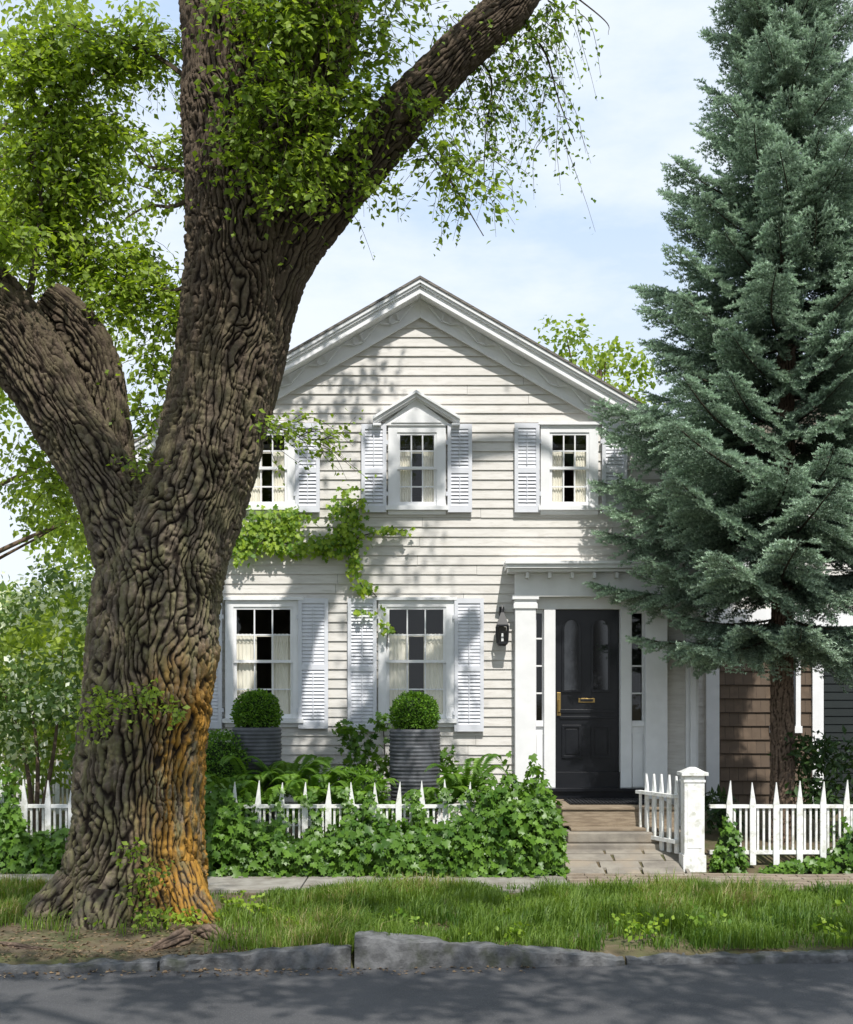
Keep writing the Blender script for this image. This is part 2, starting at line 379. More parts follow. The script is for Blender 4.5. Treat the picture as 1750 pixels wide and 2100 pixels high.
# ------------------------------------------------------------------ white house
house=empty('white_clapboard_house')
X=H.x; Z=H.z; FY=16.0
xc=-.077; SL=.575; ZR=6.90; HX0=-3.48; HX1=3.32
def uv(u0,u1,v0,v1): return (X(u0),X(u1),Z(v1),Z(v0))
W_up=[(505,590,888,1035),(815,896,888,1035),(1127,1208,888,1035)]
W_lo=[(480,602,1245,1470),(793,915,1245,1470)]
open_=[uv(*w) for w in W_up+W_lo]+[uv(1097,1320,1225,1622)]
sd=MB(); z=.3; dz=.1165
def wallint(z0,z1,xl,xr):
    iv=[(xl,xr)]
    for (a,b,c,d) in open_:
        if z1>c and z0<d:
            new=[]
            for (p,q) in iv:
                if b<=p or a>=q: new.append((p,q)); continue
                if a>p: new.append((p,a))
                if b<q: new.append((b,q))
            iv=new
    return iv
while z<6.5:
    hw=(6.70-z-dz/2)/SL; xl=max(HX0,xc-hw); xr=min(HX1,xc+hw); z1=z+dz
    for (a,b) in wallint(z,z1,xl,xr):
        x=a
        while x<b-1e-6:
            x2=min(b,x+rr.uniform(2.2,4.2)); 
            if b-x2<.4: x2=b
            j=rr.uniform(-.002,.002); zj=rr.uniform(-.003,.003)
            sd.add([(x,FY-.021+j,z+zj),(x2-.003,FY-.021+j,z+zj),(x2-.003,FY-.002,z1+.006),(x,FY-.002,z1+.006),(x,FY+.01,z+zj),(x2-.003,FY+.01,z+zj)],[(0,1,2,3),(4,5,1,0)])
            x=x2
    z=z1
for sx,xx in ((-1,HX0),(1,HX1)):
    z=.3
    while z<4.75:
        z1=z+dz
        sd.add([(xx+sx*.018,FY,z),(xx+sx*.018,22,z),(xx,22,z1+.004),(xx,FY,z1+.004),(xx,FY,z),(xx,22,z)],[(0,1,2,3),(4,5,1,0)]); z=z1
sd.make('clapboard_siding',[m_siding],house)
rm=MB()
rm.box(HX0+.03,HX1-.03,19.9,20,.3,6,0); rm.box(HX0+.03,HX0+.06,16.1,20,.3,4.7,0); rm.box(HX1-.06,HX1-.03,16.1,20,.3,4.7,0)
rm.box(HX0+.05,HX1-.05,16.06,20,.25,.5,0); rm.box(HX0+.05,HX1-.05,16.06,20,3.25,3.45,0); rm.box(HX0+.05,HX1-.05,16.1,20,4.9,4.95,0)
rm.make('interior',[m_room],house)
fd=MB(); fd.box(HX0+.02,HX1-.02,FY+.02,22,-.1,.3); fd.box(HX0,HX1,21.9,22,.3,4.7); fd.make('foundation',[m_gran],house)
rf=MB()
def rakepoly(side,o0,o1,xe,xs=0,base=ZR):
    return [(xc+side*xs,base-SL*xs-o0),(xc+side*xe,base-SL*xe-o0),(xc+side*xe,base-SL*xe-o1),(xc+side*xs,base-SL*xs-o1)]
for s in (-1,1): rf.prism(rakepoly(s,0,.030,3.6),15.67,22.2)
rf.make('roof',[m_roof],house)
tr=MB()
for s in (-1,1):
    tr.prism(rakepoly(s,.030,.08,3.57),15.685,15.80)
    tr.prism(rakepoly(s,.08,.11,3.56),15.705,15.80)
    tr.prism(rakepoly(s,.11,.175,3.55),15.735,15.82)
    tr.prism(rakepoly(s,.175,.20,3.55),15.725,15.98)
    tr.prism(rakepoly(s,.20,.42,3.45),15.945,16.0)
    tr.prism(rakepoly(s,.40,.43,3.45),15.93,15.945)
    tr.box(xc+s*3.25,xc+s*3.6,15.72,16.0,4.50,4.66)
    tr.box(xc+s*3.2,xc+s*3.64,15.70,16.02,4.66,4.74)
    tr.box(xc+s*3.5,xc+s*3.62,16.02,22.1,4.64,4.78)
x0,x1=HX0-.01,HX0+.14; tr.box(x0,x1,15.955,16.05,.3,4.5); tr.box(HX1-.14,HX1+.012,15.955,16.05,.3,4.5)
tr.box(HX0+.02,HX1-.02,15.945,16.02,.2,.32)
tr.make('cornice_trim',[m_trim],house,bevel=.004)
la=MB()
for s in (-1,1):
    x=.10
    def rk(xx,o): return (xc+s*xx,15.915,ZR-SL*xx-o)
    W_=.018
    while x<3.3:
        la.beam(rk(x,.235),rk(x+.16,.33),W_,W_,up=(0,1,0)); la.beam(rk(x+.16,.33),rk(x+.27,.305),W_,W_,up=(0,1,0)); la.beam(rk(x+.27,.305),rk(x+.38,.235),W_,W_,up=(0,1,0))
        la.beam(rk(x+.16,.33),rk(x+.19,.21),W_,W_,up=(0,1,0)); la.beam(rk(x+.27,.305),rk(x+.27,.21),W_,W_,up=(0,1,0))
        x+=.44
la.make('gable_lattice',[m_trim],house)

def window(name,u0,u1,v0,v1,cas,shw,sl,sr,sv0,sv1,head='flat'):
    x0,x1,z0,z1=uv(u0,u1,v0,v1); w=MB(); c=cas
    w.box(x0-c,x0,15.95,16.05,z0-.02,z1+c*.8); w.box(x1,x1+c,15.95,16.05,z0-.02,z1+c*.8)
    w.box(x0,x1,15.951,16.05,z1,z1+c*.8); w.box(x0-c-.03,x1+c+.03,15.90,16.05,z0-.075,z0-.022)
    w.box(x0-c,x1+c,15.955,16.02,z0-.125,z0-.077)
    if head=='flat': w.box(x0-c-.03,x1+c+.03,15.915,16.02,z1+c*.8+.001,z1+c*.8+.035)
    f=.035; zm=(z0+z1)/2
    for (a,b,yy) in ((zm-.012,z1,15.965),(z0-.02,zm+.02,15.99)):
        w.box(x0,x0+f,yy,yy+.024,a,b); w.box(x1-f,x1,yy,yy+.024,a,b)
        w.box(x0+f,x1-f,yy+.001,yy+.023,b-.032,b); w.box(x0+f,x1-f,yy+.001,yy+.023,a,a+.035+(0.02 if yy>15.98 else 0))
        gw=(x1-x0-2*f)/3
        for i in (1,2): w.box(x0+f+gw*i-.0085,x0+f+gw*i+.0085,yy+.004,yy+.018,a+.03,b-.03)
        w.box(x0+f,x1-f,yy+.006,yy+.016,(a+b)/2-.0085,(a+b)/2+.0085)
    w.make(name+'_frame',[m_trim],house)
    gl=MB(); gl.add([(x0,15.976,zm),(x1,15.976,zm),(x1,15.976,z1),(x0,15.976,z1),(x0,16.001,z0),(x1,16.001,z0),(x1,16.001,zm),(x0,16.001,zm)],[(0,1,2,3),(4,5,6,7)])
    gl.make(name+'_glass',[m_glass],house)
    ct=MB(); top=z0+(z1-z0)*.745; W=x1-x0
    for a,b in ((x0+.005,x0+W*.375),(x1-W*.375,x1-.005)):
        n=60
        for lay,(za,zb,yo,am) in enumerate(((z0,top,16.034,.007),(top-.09,top+.012,16.024,.004))):
            vs=[];
            for i in range(n+1):
                t=i/n; x=a+(b-a)*t; y=yo+am*math.sin(t*2*math.pi*5.5+a)+.002*math.sin(t*47)
                sc_=.01*math.sin(t*2*math.pi*5.5+2)
                vs.append((x,y,za+(sc_ if lay else 0))); vs.append((x,y*1.0,zb+sc_*.7))
            ct.add(vs,[(2*i,2*i+2,2*i+3,2*i+1) for i in range(n)])
    ct.beam((x0,16.032,top-.015),(x1,16.032,top-.015),.010,.010)
    ct.make(name+'_curtains',[m_curt],house,smooth=True)
    for k,(a,b) in enumerate((sl,sr)):
        s=MB(); xa,xb=X(a),X(b); za,zb=Z(sv1),Z(sv0); fr=.045; ya,yb=15.92,15.953
        s.box(xa,xa+fr,ya,yb,za,zb); s.box(xb-fr,xb,ya,yb,za,zb)
        zm2=za+(zb-za)*.47
        for (p,q) in ((za,za+.075),(zm2-.03,zm2+.03),(zb-.06,zb)): s.box(xa+fr,xb-fr,ya+.002,yb-.002,p,q)
        for (p,q) in ((za+.075,zm2-.03),(zm2+.03,zb-.06)):
            n=int((q-p)/.042); cl_=.010 if rr.random()<.35 else .002
            for i in range(n):
                zc=p+(i+.5)*(q-p)/n; 
                s.add([(xa+fr,ya+.012-cl_,zc-.02),(xb-fr,ya+.012-cl_,zc-.02),(xb-fr,yb-.012,zc+.021),(xa+fr,yb-.012,zc+.021),
                       (xa+fr,ya+.018-cl_,zc-.022),(xb-fr,ya+.018-cl_,zc-.022)],[(0,1,2,3),(4,5,1,0)])
            s.box((xa+xb)/2-.006,(xa+xb)/2+.006,ya-.006,ya+.002,p+.04,q-.04)
        s.box(xa+.01,xb-.01,yb+.004,yb+.012,za+.01,zb-.01)
        s.box(xa-.02 if k==1 else xb-.005,xa+.005 if k==1 else xb+.02,ya-.004,yb,za+.2,za+.25); s.box(xa-.02 if k==1 else xb-.005,xa+.005 if k==1 else xb+.02,ya-.004,yb,zb-.25,zb-.2)
        s.make(name+'_shutter_%d'%(k+1),[m_shut],house)
window('upper_left_window',*W_up[0],.11,0,(436,486),(607,657),870,1052)
window('upper_middle_window',*W_up[1],.11,0,(742,793),(918,968),872,1052,head='none')
window('upper_right_window',*W_up[2],.11,0,(1055,1106),(1234,1285),870,1052)
window('lower_left_window',*W_lo[0],.10,0,(396,457),(613,674),1228,1494)
window('lower_right_window',*W_lo[1],.10,0,(714,773),(932,992),1228,1500)
pd=MB(); zb=Z(868); zt=Z(806); xm=X(854); xl=X(766); xr=X(943)
for s,xe in ((-1,xl),(1,xr)):
    for (o,t,y0) in ((0,.035,15.82),(.035,.075,15.85),(.075,.10,15.90)):
        pd.prism([(xm,zt-o),(xe,zb+.05-o),(xe,zb+.05-t),(xm,zt-t)],y0,16.0)
    pd.box(xe-(.0 if s<0 else .10),xe+(.10 if s<0 else .0),15.835,15.99,zb-.055,zb-.03)
pd.prism([(xl+.10,zb-.04),(xr-.10,zb-.04),(xm,zt-.09)],15.93,15.99)
pd.prism([(xl+.22,zb-.01),(xr-.22,zb-.01),(xm,zt-.19)],15.915,15.93)
pd.make('window_pediment',[m_trim],house,bevel=.003)

# entry
en=MB()
cx0,cx1=X(1032),X(1388)
for (a,b,y0,v0,v1) in ((0,0,15.52,1158,1164),(.015,.015,15.55,1164,1172),(.04,.04,15.62,1172,1178)):
    en.box(cx0+a,cx1-b,y0,16.0,Z(v1),Z(v0)-.0005)
en.box(X(1055),X(1365),15.80,15.99,Z(1222),Z(1178)-.001)
en.box(X(1050),X(1370),15.785,15.99,Z(1226),Z(1222)-.001)
for i in range(7):
    xx=X(1075+i*45); en.box(xx,xx+.035,15.66,15.80,Z(1190),Z(1178.5))
for (a,b) in ((1055,1097),(1320,1364)):
    en.box(X(a),X(b),15.82,16.02,.55,Z(1250))
    en.box(X(a)-.02,X(b)+.02,15.80,16.02,Z(1250)+.0,Z(1240)); en.box(X(a)-.01,X(b)+.01,15.81,16.02,Z(1240)+.001,Z(1232)); en.box(X(a)-.035,X(b)+.035,15.785,16.02,Z(1232)+.001,Z(1226)-.001)
    en.box(X(a)-.015,X(b)+.015,15.805,16.02,.45,.60)
en.box(X(1097),X(1320),15.93,16.06,Z(1250),Z(1226)-.001)
for (a,b) in ((1115,1138),(1271,1293)): en.box(X(a),X(b),15.90,16.08,.6,Z(1250))
sg=MB()
for (a,b) in ((1097,1115),(1293,1320)):
    x0,x1=X(a),X(b); en.box(x0,x1,15.97,16.05,.6,Z(1478)); en.box(x0,x1,15.94,16.05,Z(1490),Z(1480)); en.box(x0+.02,x1-.02,15.955,15.97,.72,Z(1505))
    en.box(x0,x1,15.98,16.03,Z(1258),Z(1250)-.001)
    en.box(x0,x0+.018,15.985,16.03,Z(1478),Z(1258)); en.box(x1-.018,x1,15.985,16.03,Z(1478),Z(1258))
    for v in (1310,1366,1422): en.box(x0+.018,x1-.018,15.99,16.025,Z(v)-.01,Z(v)+.01)
    sg.add([(x0,16.01,Z(1478)),(x1,16.01,Z(1478)),(x1,16.01,Z(1250)),(x0,16.01,Z(1250))],[(0,1,2,3)])
en.make('entry_surround',[m_trim],house,bevel=.003)
sg.make('sidelight_glass',[m_glass],house)
dr=MB(); dx0,dx1=X(1139),X(1270); dz0,dz1=Z(1583),Z(1250); dy=16.03
dr.box(dx0,dx1,dy,dy+.05,dz0,dz1)
def ringpanel(pts,w,yf,yo,mi=0):
    cxm=sum(p[0] for p in pts)/len(pts); czm=sum(p[1] for p in pts)/len(pts)
    ext=max(abs(p[0]-cxm) for p in pts); exz=max(abs(p[1]-czm) for p in pts)
    inn=[(cxm+(p[0]-cxm)*(1-w/ext),czm+(p[1]-czm)*(1-w/exz)) for p in pts]; n=len(pts)
    vs=[(x,yo,z) for x,z in pts]+[(x,yf,z) for x,z in pts]+[(x,yf,z) for x,z in inn]+[(x,yo,z) for x,z in inn]
    fs=[]
    for i in range(n):
        j=(i+1)%n
        for k in range(3): fs.append((k*n+i,k*n+j,(k+1)*n+j,(k+1)*n+i))
    dr.add(vs,fs,mi); return inn
for (a,b) in ((1153,1193),(1213,1253)):
    xa,xb=X(a),X(b); zt_=Z(1270); zb_=Z(1420); rr_=(xb-xa)/2
    pts=[(xa,zb_),(xb,zb_)]+[((xa+xb)/2+rr_*math.cos(t),zt_-rr_+rr_*math.sin(t)) for t in np.linspace(0,math.pi,13)]
    inn=ringpanel(pts,.03,dy-.022,dy-.001); dr.add([(x,dy-.004,z) for x,z in inn],[tuple(range(len(inn)))],1)
    zt_=Z(1487); zb_=Z(1555); pts=[(xa,zb_),(xb,zb_),(xb,zt_),(xa,zt_)]
    inn=ringpanel(pts,.03,dy-.022,dy-.001)
    xs_=[p[0] for p in inn]; zs_=[p[1] for p in inn]; dr.box(min(xs_)+.02,max(xs_)-.02,dy-.010,dy-.001,min(zs_)+.02,max(zs_)-.02)
dr.box(dx0+.06,dx1-.06,dy-.015,dy-.001,Z(1462),Z(1455)); dr.box(dx0+.06,dx1-.06,dy-.02,dy-.001,Z(1474),Z(1469))
dr.box(X(1187),X(1221),dy-.012,dy-.001,Z(1441),Z(1432),2); dr.box(X(1191),X(1217),dy-.016,dy-.012,Z(1439),Z(1434),3)
dr.box(X(1143),X(1151),dy-.012,dy-.001,Z(1468),Z(1420),2); dr.box(X(1145),X(1149),dy-.05,dy-.03,Z(1462),Z(1436),2)
dr.box(X(1145),X(1149),dy-.05,dy-.01,Z(1462),Z(1460),2); dr.box(X(1145),X(1149),dy-.05,dy-.01,Z(1438),Z(1436),2)
dr.box(X(1118),X(1318),15.72,16.03,.68,.72); dr.box(X(1120),X(1316),15.76,16.02,.45,.68); dr.box(X(1139),X(1270),15.95,16.03,.72,dz0)
dr.make('front_door',[m_black,m_dglass,m_brass,m_iron],house,bevel=.002)
ds=MB(); ds.beam((HX1+.03-.09,15.92,.3),(HX1+.03-.09,15.92,4.5),.07,.05,up=(0,1,0)); ds.make('downspout',[m_trim],house)
wg=MB(); 
wg.prism([(-4.6,4.6),(-2.8,4.6),(-2.8,7.0),(-3.4,7.0)],19.0,19.2,1)
wg.box(-4.75,-3.3,18.9,19.3,4.42,4.62,0); wg.box(-4.5,-3.5,19.05,22,.2,4.42,2)
wg.box(3.35,4.02,18.0,22,.2,4.2,2); wg.box(3.86,4.04,17.95,18.1,.2,4.3,0); wg.box(3.33,4.2,17.8,22,4.3,4.45,0)
z=.3
while z<4.2:
    wg.add([(3.33,17.985,z),(3.86,17.985,z),(3.86,17.998,z+.118),(3.33,17.998,z+.118)],[(0,1,2,3)],2); z+=.1165
wg.make('rear_wing',[m_trim,m_roofw,m_siding],house)
cm=MB(); cm.box(-2.1,-1.5,19,19.6,5.4,6.35); cm.box(-2.13,-1.47,18.97,19.63,6.35,6.42); cm.make('chimney',[M('chimney_brick',(.22,.10,.07),(.16,.08,.06),scale=9,rough=.9,bump=.4)],house)

dk=MB(); y=14.62
while y<15.75: dk.box(X(1128),X(1350),y,y+.128,.555,.585); y+=.135
dk.box(X(1130),X(1348),14.64,14.67,.37,.55); dk.box(X(1130),X(1132),14.67,15.8,.2,.55); dk.box(X(1346),X(1348),14.67,15.8,.2,.55)
dk.box(1.6,2.8,14.40,14.64,.34,.37); dk.make('porch_deck',[m_deck],house,bevel=.004)
st=MB(); st.box(1.55,2.85,14.28,14.62,.22,.335); st.box(1.45,2.9,14.22,14.7,.05,.215); st.make('stone_step',[m_flag],bevel=.015)
dm=MB(); dm.box(X(1150),X(1305),14.95,15.62,.586,.60)
for i in range(20): xx=X(1152)+i*.046; dm.box(xx,xx+.03,14.93,15.62,.6,.612)
dm.make('door_mat',[m_mat])

ln=MB(); lx=X(1029); 
def frust(cx,cy,z0,z1,r0,r1,mi=0,n=4,rot=math.pi/4):
    vs=[(cx+r*math.cos(rot+2*math.pi*i/n),cy+r*math.sin(rot+2*math.pi*i/n),z) for r,z in ((r0,z0),(r1,z1)) for i in range(n)]
    ln.add(vs,[tuple(range(n-1,-1,-1)),tuple(range(n,2*n))]+[(i,(i+1)%n,(i+1)%n+n,i+n) for i in range(n)],mi)
ly=15.83
ln.box(lx-.03,lx+.03,15.955,15.975,Z(1300),Z(1245)); 
ln.beam((lx,15.96,Z(1262)),(lx,ly+.02,Z(1243)),.014,.014); ln.beam((lx,ly+.02,Z(1243)),(lx,ly,Z(1252)),.014,.014)
frust(lx,ly,Z(1283),Z(1258),.10,.025); frust(lx,ly,Z(1258),Z(1250),.025,.015); frust(lx,ly,Z(1286),Z(1283)-.001,.105,.105)
frust(lx,ly,Z(1322),Z(1318),.088,.088); frust(lx,ly,Z(1326),Z(1322),.05,.088)
for sx in (-1,1):
    for sy in (-1,1): ln.beam((lx+sx*.057,ly+sy*.057,Z(1320)),(lx+sx*.068,ly+sy*.068,Z(1286)),.018,.018)
for zz_ in (1298,1308): ln.box(lx-.062,lx+.062,ly-.066,ly-.058,Z(zz_)-.004,Z(zz_)+.004)
ln.box(lx-.05,lx+.05,ly+.045,ly+.05,Z(1318),Z(1287))
frust(lx,ly,Z(1318),Z(1287),.078,.09,1); frust(lx,ly,Z(1318)+.01,Z(1300),.02,.015,2)
ln.make('wall_lantern',[m_iron,m_glass,m_trim])

# ------------------------------------------------------------------ fences, gate
def fence(name,p0,p1,zb=0,parent=None,sp=.246,ground=.06,tall=.94,first=.0,nb=3):
    p0=Vector((p0[0],p0[1],0)); p1=Vector((p1[0],p1[1],0)); d=(p1-p0); L=d.length; d.normalize(); nrm=Vector((-d.y,d.x,0))
    f=MB()
    def P(s,off,z): q=p0+d*s+nrm*off; return (q.x,q.y,z+zb)
    def bx(s0,s1,o0,o1,z0,z1):
        f.add([P(s0,o0,z0),P(s1,o0,z0),P(s1,o1,z0),P(s0,o1,z0),P(s0,o0,z1),P(s1,o0,z1),P(s1,o1,z1),P(s0,o1,z1)],[(0,3,2,1),(4,5,6,7),(0,1,5,4),(1,2,6,5),(2,3,7,6),(3,0,4,7)])
    bx(0,L,-.035,.035,.655,.69); bx(0,L,-.025,.025,.17,.21)
    s=first
    while s<L:
        w=.031; tp=tall+rr.uniform(-.018,.018); lean=rr.uniform(-.016,.016)
        for (z0,z1,w0,w1) in ((ground,.70,w,w),(.70,tp,w,.003)):
            le=lean*(z1>.8)
            q=[P(s-w0,-.05,z0),P(s+w0,-.05,z0),P(s+w0,-.027,z0),P(s-w0,-.027,z0),P(s-w1+le,-.05,z1),P(s+w1+le,-.05,z1),P(s+w1+le,-.027,z1),P(s-w1+le,-.027,z1)]
            f.add(q,[(0,3,2,1),(4,5,6,7),(0,1,5,4),(1,2,6,5),(2,3,7,6),(3,0,4,7)])
        for i in range(1,nb+1):
            ss=s+sp*i/(nb+1)
            if ss<L: bx(ss-.011,ss+.011,-.012,.012,.21,.655)
        s+=sp
    return f.make(name,[m_fence],parent)
fence('picket_fence',(-2.32,13.7),(1.2,13.7),first=.06)
fence('picket_fence',(2.98,13.7),(9,13.7),first=.2)
fence('picket_fence',(-9,13.72),(-3.72,13.72),first=.1)
fence('picket_fence',(-10,17.6),(-3.9,17.6),zb=.12,first=.1)
fence('garden_gate',(2.66,13.86),(2.37,14.58),zb=.09,sp=.15,nb=1,ground=.06,first=.05,tall=.9)
gp=MB(); px=2.80
gp.box(px-.105,px+.105,13.595,13.805,-.03,1.0); gp.box(px-.12,px+.12,13.58,13.82,-.03,.17); gp.box(px-.115,px+.115,13.585,13.815,.93,.955)
gp.box(px-.14,px+.14,13.56,13.84,1.0,1.035); gp.add([(px-.12,13.58,1.035),(px+.12,13.58,1.035),(px+.12,13.82,1.035),(px-.12,13.82,1.035),(px-.03,13.67,1.085),(px+.03,13.67,1.085),(px+.03,13.73,1.085),(px-.03,13.73,1.085)],[(0,1,5,4),(1,2,6,5),(2,3,7,6),(3,0,4,7),(4,5,6,7)])
gp.box(px-.075,px+.075,13.590,13.595,.24,.86); gp.make('gate_post',[m_fence],bevel=.004)
gp=MB(); gp.box(1.12,1.28,13.64,13.8,-.03,.72); gp.box(1.10,1.30,13.62,13.82,.72,.75); gp.make('gate_post',[m_fence],bevel=.004)

# ------------------------------------------------------------------ planters with boxwood
def planter(name,cx,cy,zt,h=1.15,r=.28):
    root=empty(name); b=MB(); prof=[(.0,zt-h),(r*.86,zt-h)]; n=int(h/.011)
    for i in range(n+1):
        t=i/n; z=zt-h+t*(h-.03); rad=r*(.86+.16*math.sin(t*math.pi*.62)); prof.append((rad+.006*math.sin(i*1.57)+.003*math.sin(i*.37),z))
    prof+=[(r*1.01,zt-.02),(r*1.0,zt),(r*.93,zt),(r*.9,zt-.06),(0,zt-.06)]
    b.lathe(cx,cy,prof,48); b.make('pot',[m_plant],root,smooth=True)
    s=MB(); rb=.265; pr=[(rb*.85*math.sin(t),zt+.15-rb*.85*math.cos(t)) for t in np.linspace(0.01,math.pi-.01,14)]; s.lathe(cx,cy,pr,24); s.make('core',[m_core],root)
    n=5200; d=rdir(n); d=d[d[:,2]>-.55]; n=len(d)
    rad=rb*(1+.08*vn(d*3+cx,2)+.07*vn(d*9,4))*(.84+.2*rng.random(n))
    pos=np.array([cx,cy,zt+.15])+d*rad[:,None]*np.array([1,1,.98])
    v,f,a=inst(T_LEAF,pos,norm(d+rdir(n)*.8),norm(d*.6+rdir(n)*.7+[0,0,.4]),.03*(.7+.6*rng.random(n)))
    mesh_np('boxwood',v,f,[m_box],root,{'rnd':a})
planter('planter',(527-875)/178,15.0,1.475,1.2,.277)
planter('planter',(851-875)/178,15.0,1.455,1.2,.287)

def plantobj(name,parts,mat,stems=None):
    v,f,a=join(parts); o=mesh_np(name,v,f,[mat],None,{'rnd':a}); return o

def shrub(name,c,R,n,size,mat,T_=T_LEAF,core=True,lump=.12):
    root=empty(name); c=np.array(c); R=np.array(R)
    d=rdir(n); rad=(1+lump*vn(d*2.5+c,2)+lump*.6*vn(d*6+c,4))*(.78+.24*rng.random(n))
    pos=c+d*R*rad[:,None]; k=pos[:,2]>.05; pos=pos[k]; d=d[k]
    v,f,a=inst(T_,pos,norm(d+rdir(len(d))*.9),norm(d*.6+rdir(len(d))*.6+[0,0,.5]),size*(.7+.6*rng.random(len(d))))
    mesh_np('leaves',v,f,[mat],root,{'rnd':a})
    if core:
        s=MB(); s.lathe(0,0,[(math.sin(t),-math.cos(t)) for t in np.linspace(.01,math.pi-.01,12)],20)
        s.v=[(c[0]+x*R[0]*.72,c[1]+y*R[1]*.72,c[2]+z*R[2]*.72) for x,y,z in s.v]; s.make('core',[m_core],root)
shrub('boxwood_shrub',(-2.35,14.8,1.02),(.38,.35,.42),5000,.035,m_box)
shrub('boxwood_shrub',(-.75,14.6,.74),(.3,.3,.3),2500,.035,m_box)
shrub('boxwood_shrub',(-3.3,15.0,.6),(.6,.4,.5),3500,.04,m_box)

# ------------------------------------------------------------------ ivy hedge
def ivyhedge(name,x0,x1,topf,yc,hd,n,size=.085,zb=.0,mat=None):
    root=empty(name)
    x=rng.uniform(x0,x1,n); top=np.array([topf(q) for q in x])*(1+.10*vn(np.stack([x*2.7,x*0,x*0],1),9)+.15*vn(np.stack([x*7,x*0,x*0],1),10))
    th=rng.uniform(-.15,math.pi*1.0,n)
    ee=np.minimum(1,np.minimum(x-x0,x1-x)/.22+.1); ee=np.sqrt(ee)
    zz=np.sin(np.clip(th,0,math.pi))**.55
    yy=-np.cos(th); yy=np.sign(yy)*np.abs(yy)**.45
    bump=1+.30*vn(np.stack([x*3.1,zz*2.5,yy*1.5],1),5)+.26*vn(np.stack([x*8,zz*6,yy*3],1),6)
    sh=.74+.38*rng.random(n)
    z0=rng.uniform(0,1,n)
    front=th<.9; zz=np.where(front,z0*.92,zz)
    pos=np.stack([x,yc+yy*hd*bump*sh*ee,zb+zz*(top-zb)*np.where(front,1,bump*sh)*ee],1)
    nr=np.stack([rng.normal(0,.45,n),yy*.7,zz*.6+.35],1)+rng.normal(0,.3,(n,3))
    dd=np.stack([rng.normal(0,.6,n),np.full(n,-.35),np.full(n,-.7)],1)+rng.normal(0,.3,(n,3))
    big=.4*(vn(np.stack([x*4,pos[:,2]*4,x*0],1),8)*.5+.5)
    v,f,a=inst(T_IVY,pos,dd,nr,size*(.5+.8*rng.random(n)),np.clip(big+.6*rng.random(n),0,1))
    mesh_np('leaves',v,f,[mat or m_ivy],root,{'rnd':a})
    b=MB(); N=max(4,int((x1-x0)/.1)); vs=[];fs=[]
    for i in range(N+1):
        q=x0+.08+(x1-x0-.16)*i/N; t=topf(q)*.70; e=.52
        for (a_,b_) in ((-hd*e,zb),(-hd*e,zb+(t-zb)*.75),(-hd*e*.6,t),(hd*e*.6,t),(hd*e,zb+(t-zb)*.75),(hd*e,zb)): vs.append((q,yc+a_,b_))
    for i in range(N):
        for j in range(5): fs.append((i*6+j,i*6+j+1,(i+1)*6+j+1,(i+1)*6+j))
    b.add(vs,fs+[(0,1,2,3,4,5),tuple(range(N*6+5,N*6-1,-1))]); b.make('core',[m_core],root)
def interp(tab): 
    xs_=[t[0] for t in tab]; ys_=[t[1] for t in tab]
    return lambda q: float(np.interp(q,xs_,ys_))
tf=interp([(-2.4,.92),(-2.05,.88),(-1.85,.6),(-1.65,.40),(-.95,.36),(-.6,.6),(-.4,.42),(.1,.38),(.4,.46),(.6,.72),(.95,.84),(1.15,1.02),(1.42,.94)])
ivyhedge('ivy_hedge',-2.45,1.42,tf,13.50,.30,9500)
tf2=interp([(-9,.95),(-4.6,.95),(-4.3,.8),(-4.12,.36),(-3.6,.28),(-3.2,.5)])
ivyhedge('ivy_hedge',-9,-3.1,tf2,13.62,.26,8500)
ivyhedge('ivy_clump',2.98,3.32,interp([(2.98,.35),(3.1,.56),(3.2,.6),(3.32,.3)]),13.6,.12,260,size=.075)
ivyhedge('ivy_clump',3.5,9,interp([(3.5,.06),(4.2,.14),(4.35,.5),(4.6,.6),(9,.6)]),13.62,.15,2600,size=.075)
E15=PixPlane(15.3,174.5)
def clumps(E,lst,dy): return [(E.x(u),E.y+dy+rng.uniform(-.05,.05),E.z(v),E.r(ru),.16,E.r(rv)) for (u,v,ru,rv) in lst]
plantobj('ivy_bush',[cloud(clumps(E15,[(740,1525,52,38),(715,1494,42,14),(770,1565,38,40),(782,1480,18,22),(725,1570,35,35),(915,1565,26,32),(925,1600,30,28)],0),2200,.08,T_IVY,shell=.2)],m_ivy)
# ivy runners through the pickets
n=420; rx=rng.choice([-1.55,-1.2,-.82,-.55,-.1,.25,.45,.7],n)+rng.normal(0,.035,n); rz=rng.uniform(.3,.86,n)
v,f,a=inst(T_IVY,np.stack([rx+.05*np.sin(rz*14),13.63-rng.random(n)*.05,rz],1),np.stack([rng.normal(0,.7,n),np.full(n,-.3),np.full(n,-.7)],1),np.stack([rng.normal(0,.4,n),np.full(n,-.7),np.full(n,.6)],1),rng.uniform(.04,.085,n))
mesh_np('ivy_runners',v,f,[m_ivy],None,{'rnd':a})

# creeper on wall
parts=[]
for (u,v,ru,rv,n) in [(545,1090,60,36,420),(500,1118,34,30,190),(602,1062,38,14,90),(620,1127,42,14,110),(672,1115,42,15,130),(716,1055,30,36,230),(715,1108,33,22,140),(728,1160,12,35,90),(746,1207,20,11,50),(802,1090,34,6,50),(786,1265,6,28,14),(800,1292,14,6,12),(690,1135,22,10,30),(742,1258,22,6,14)]:
    d=rng.normal(size=(n,3))*.62; d=np.clip(d,-1.4,1.4)
    pos=np.stack([X(u)+d[:,0]*ru/167,15.93-rng.random(n)*.14,Z(v)+d[:,2]*rv/167],1)
    parts.append(inst(T_IVY,pos,np.stack([rng.normal(0,.6,n),np.full(n,-.25),np.full(n,-.8)],1),np.stack([rng.normal(0,.3,n),np.full(n,-.8),np.full(n,.7)],1)+rng.normal(0,.45,(n,3)),.062*(.6+.7*rng.random(n))))
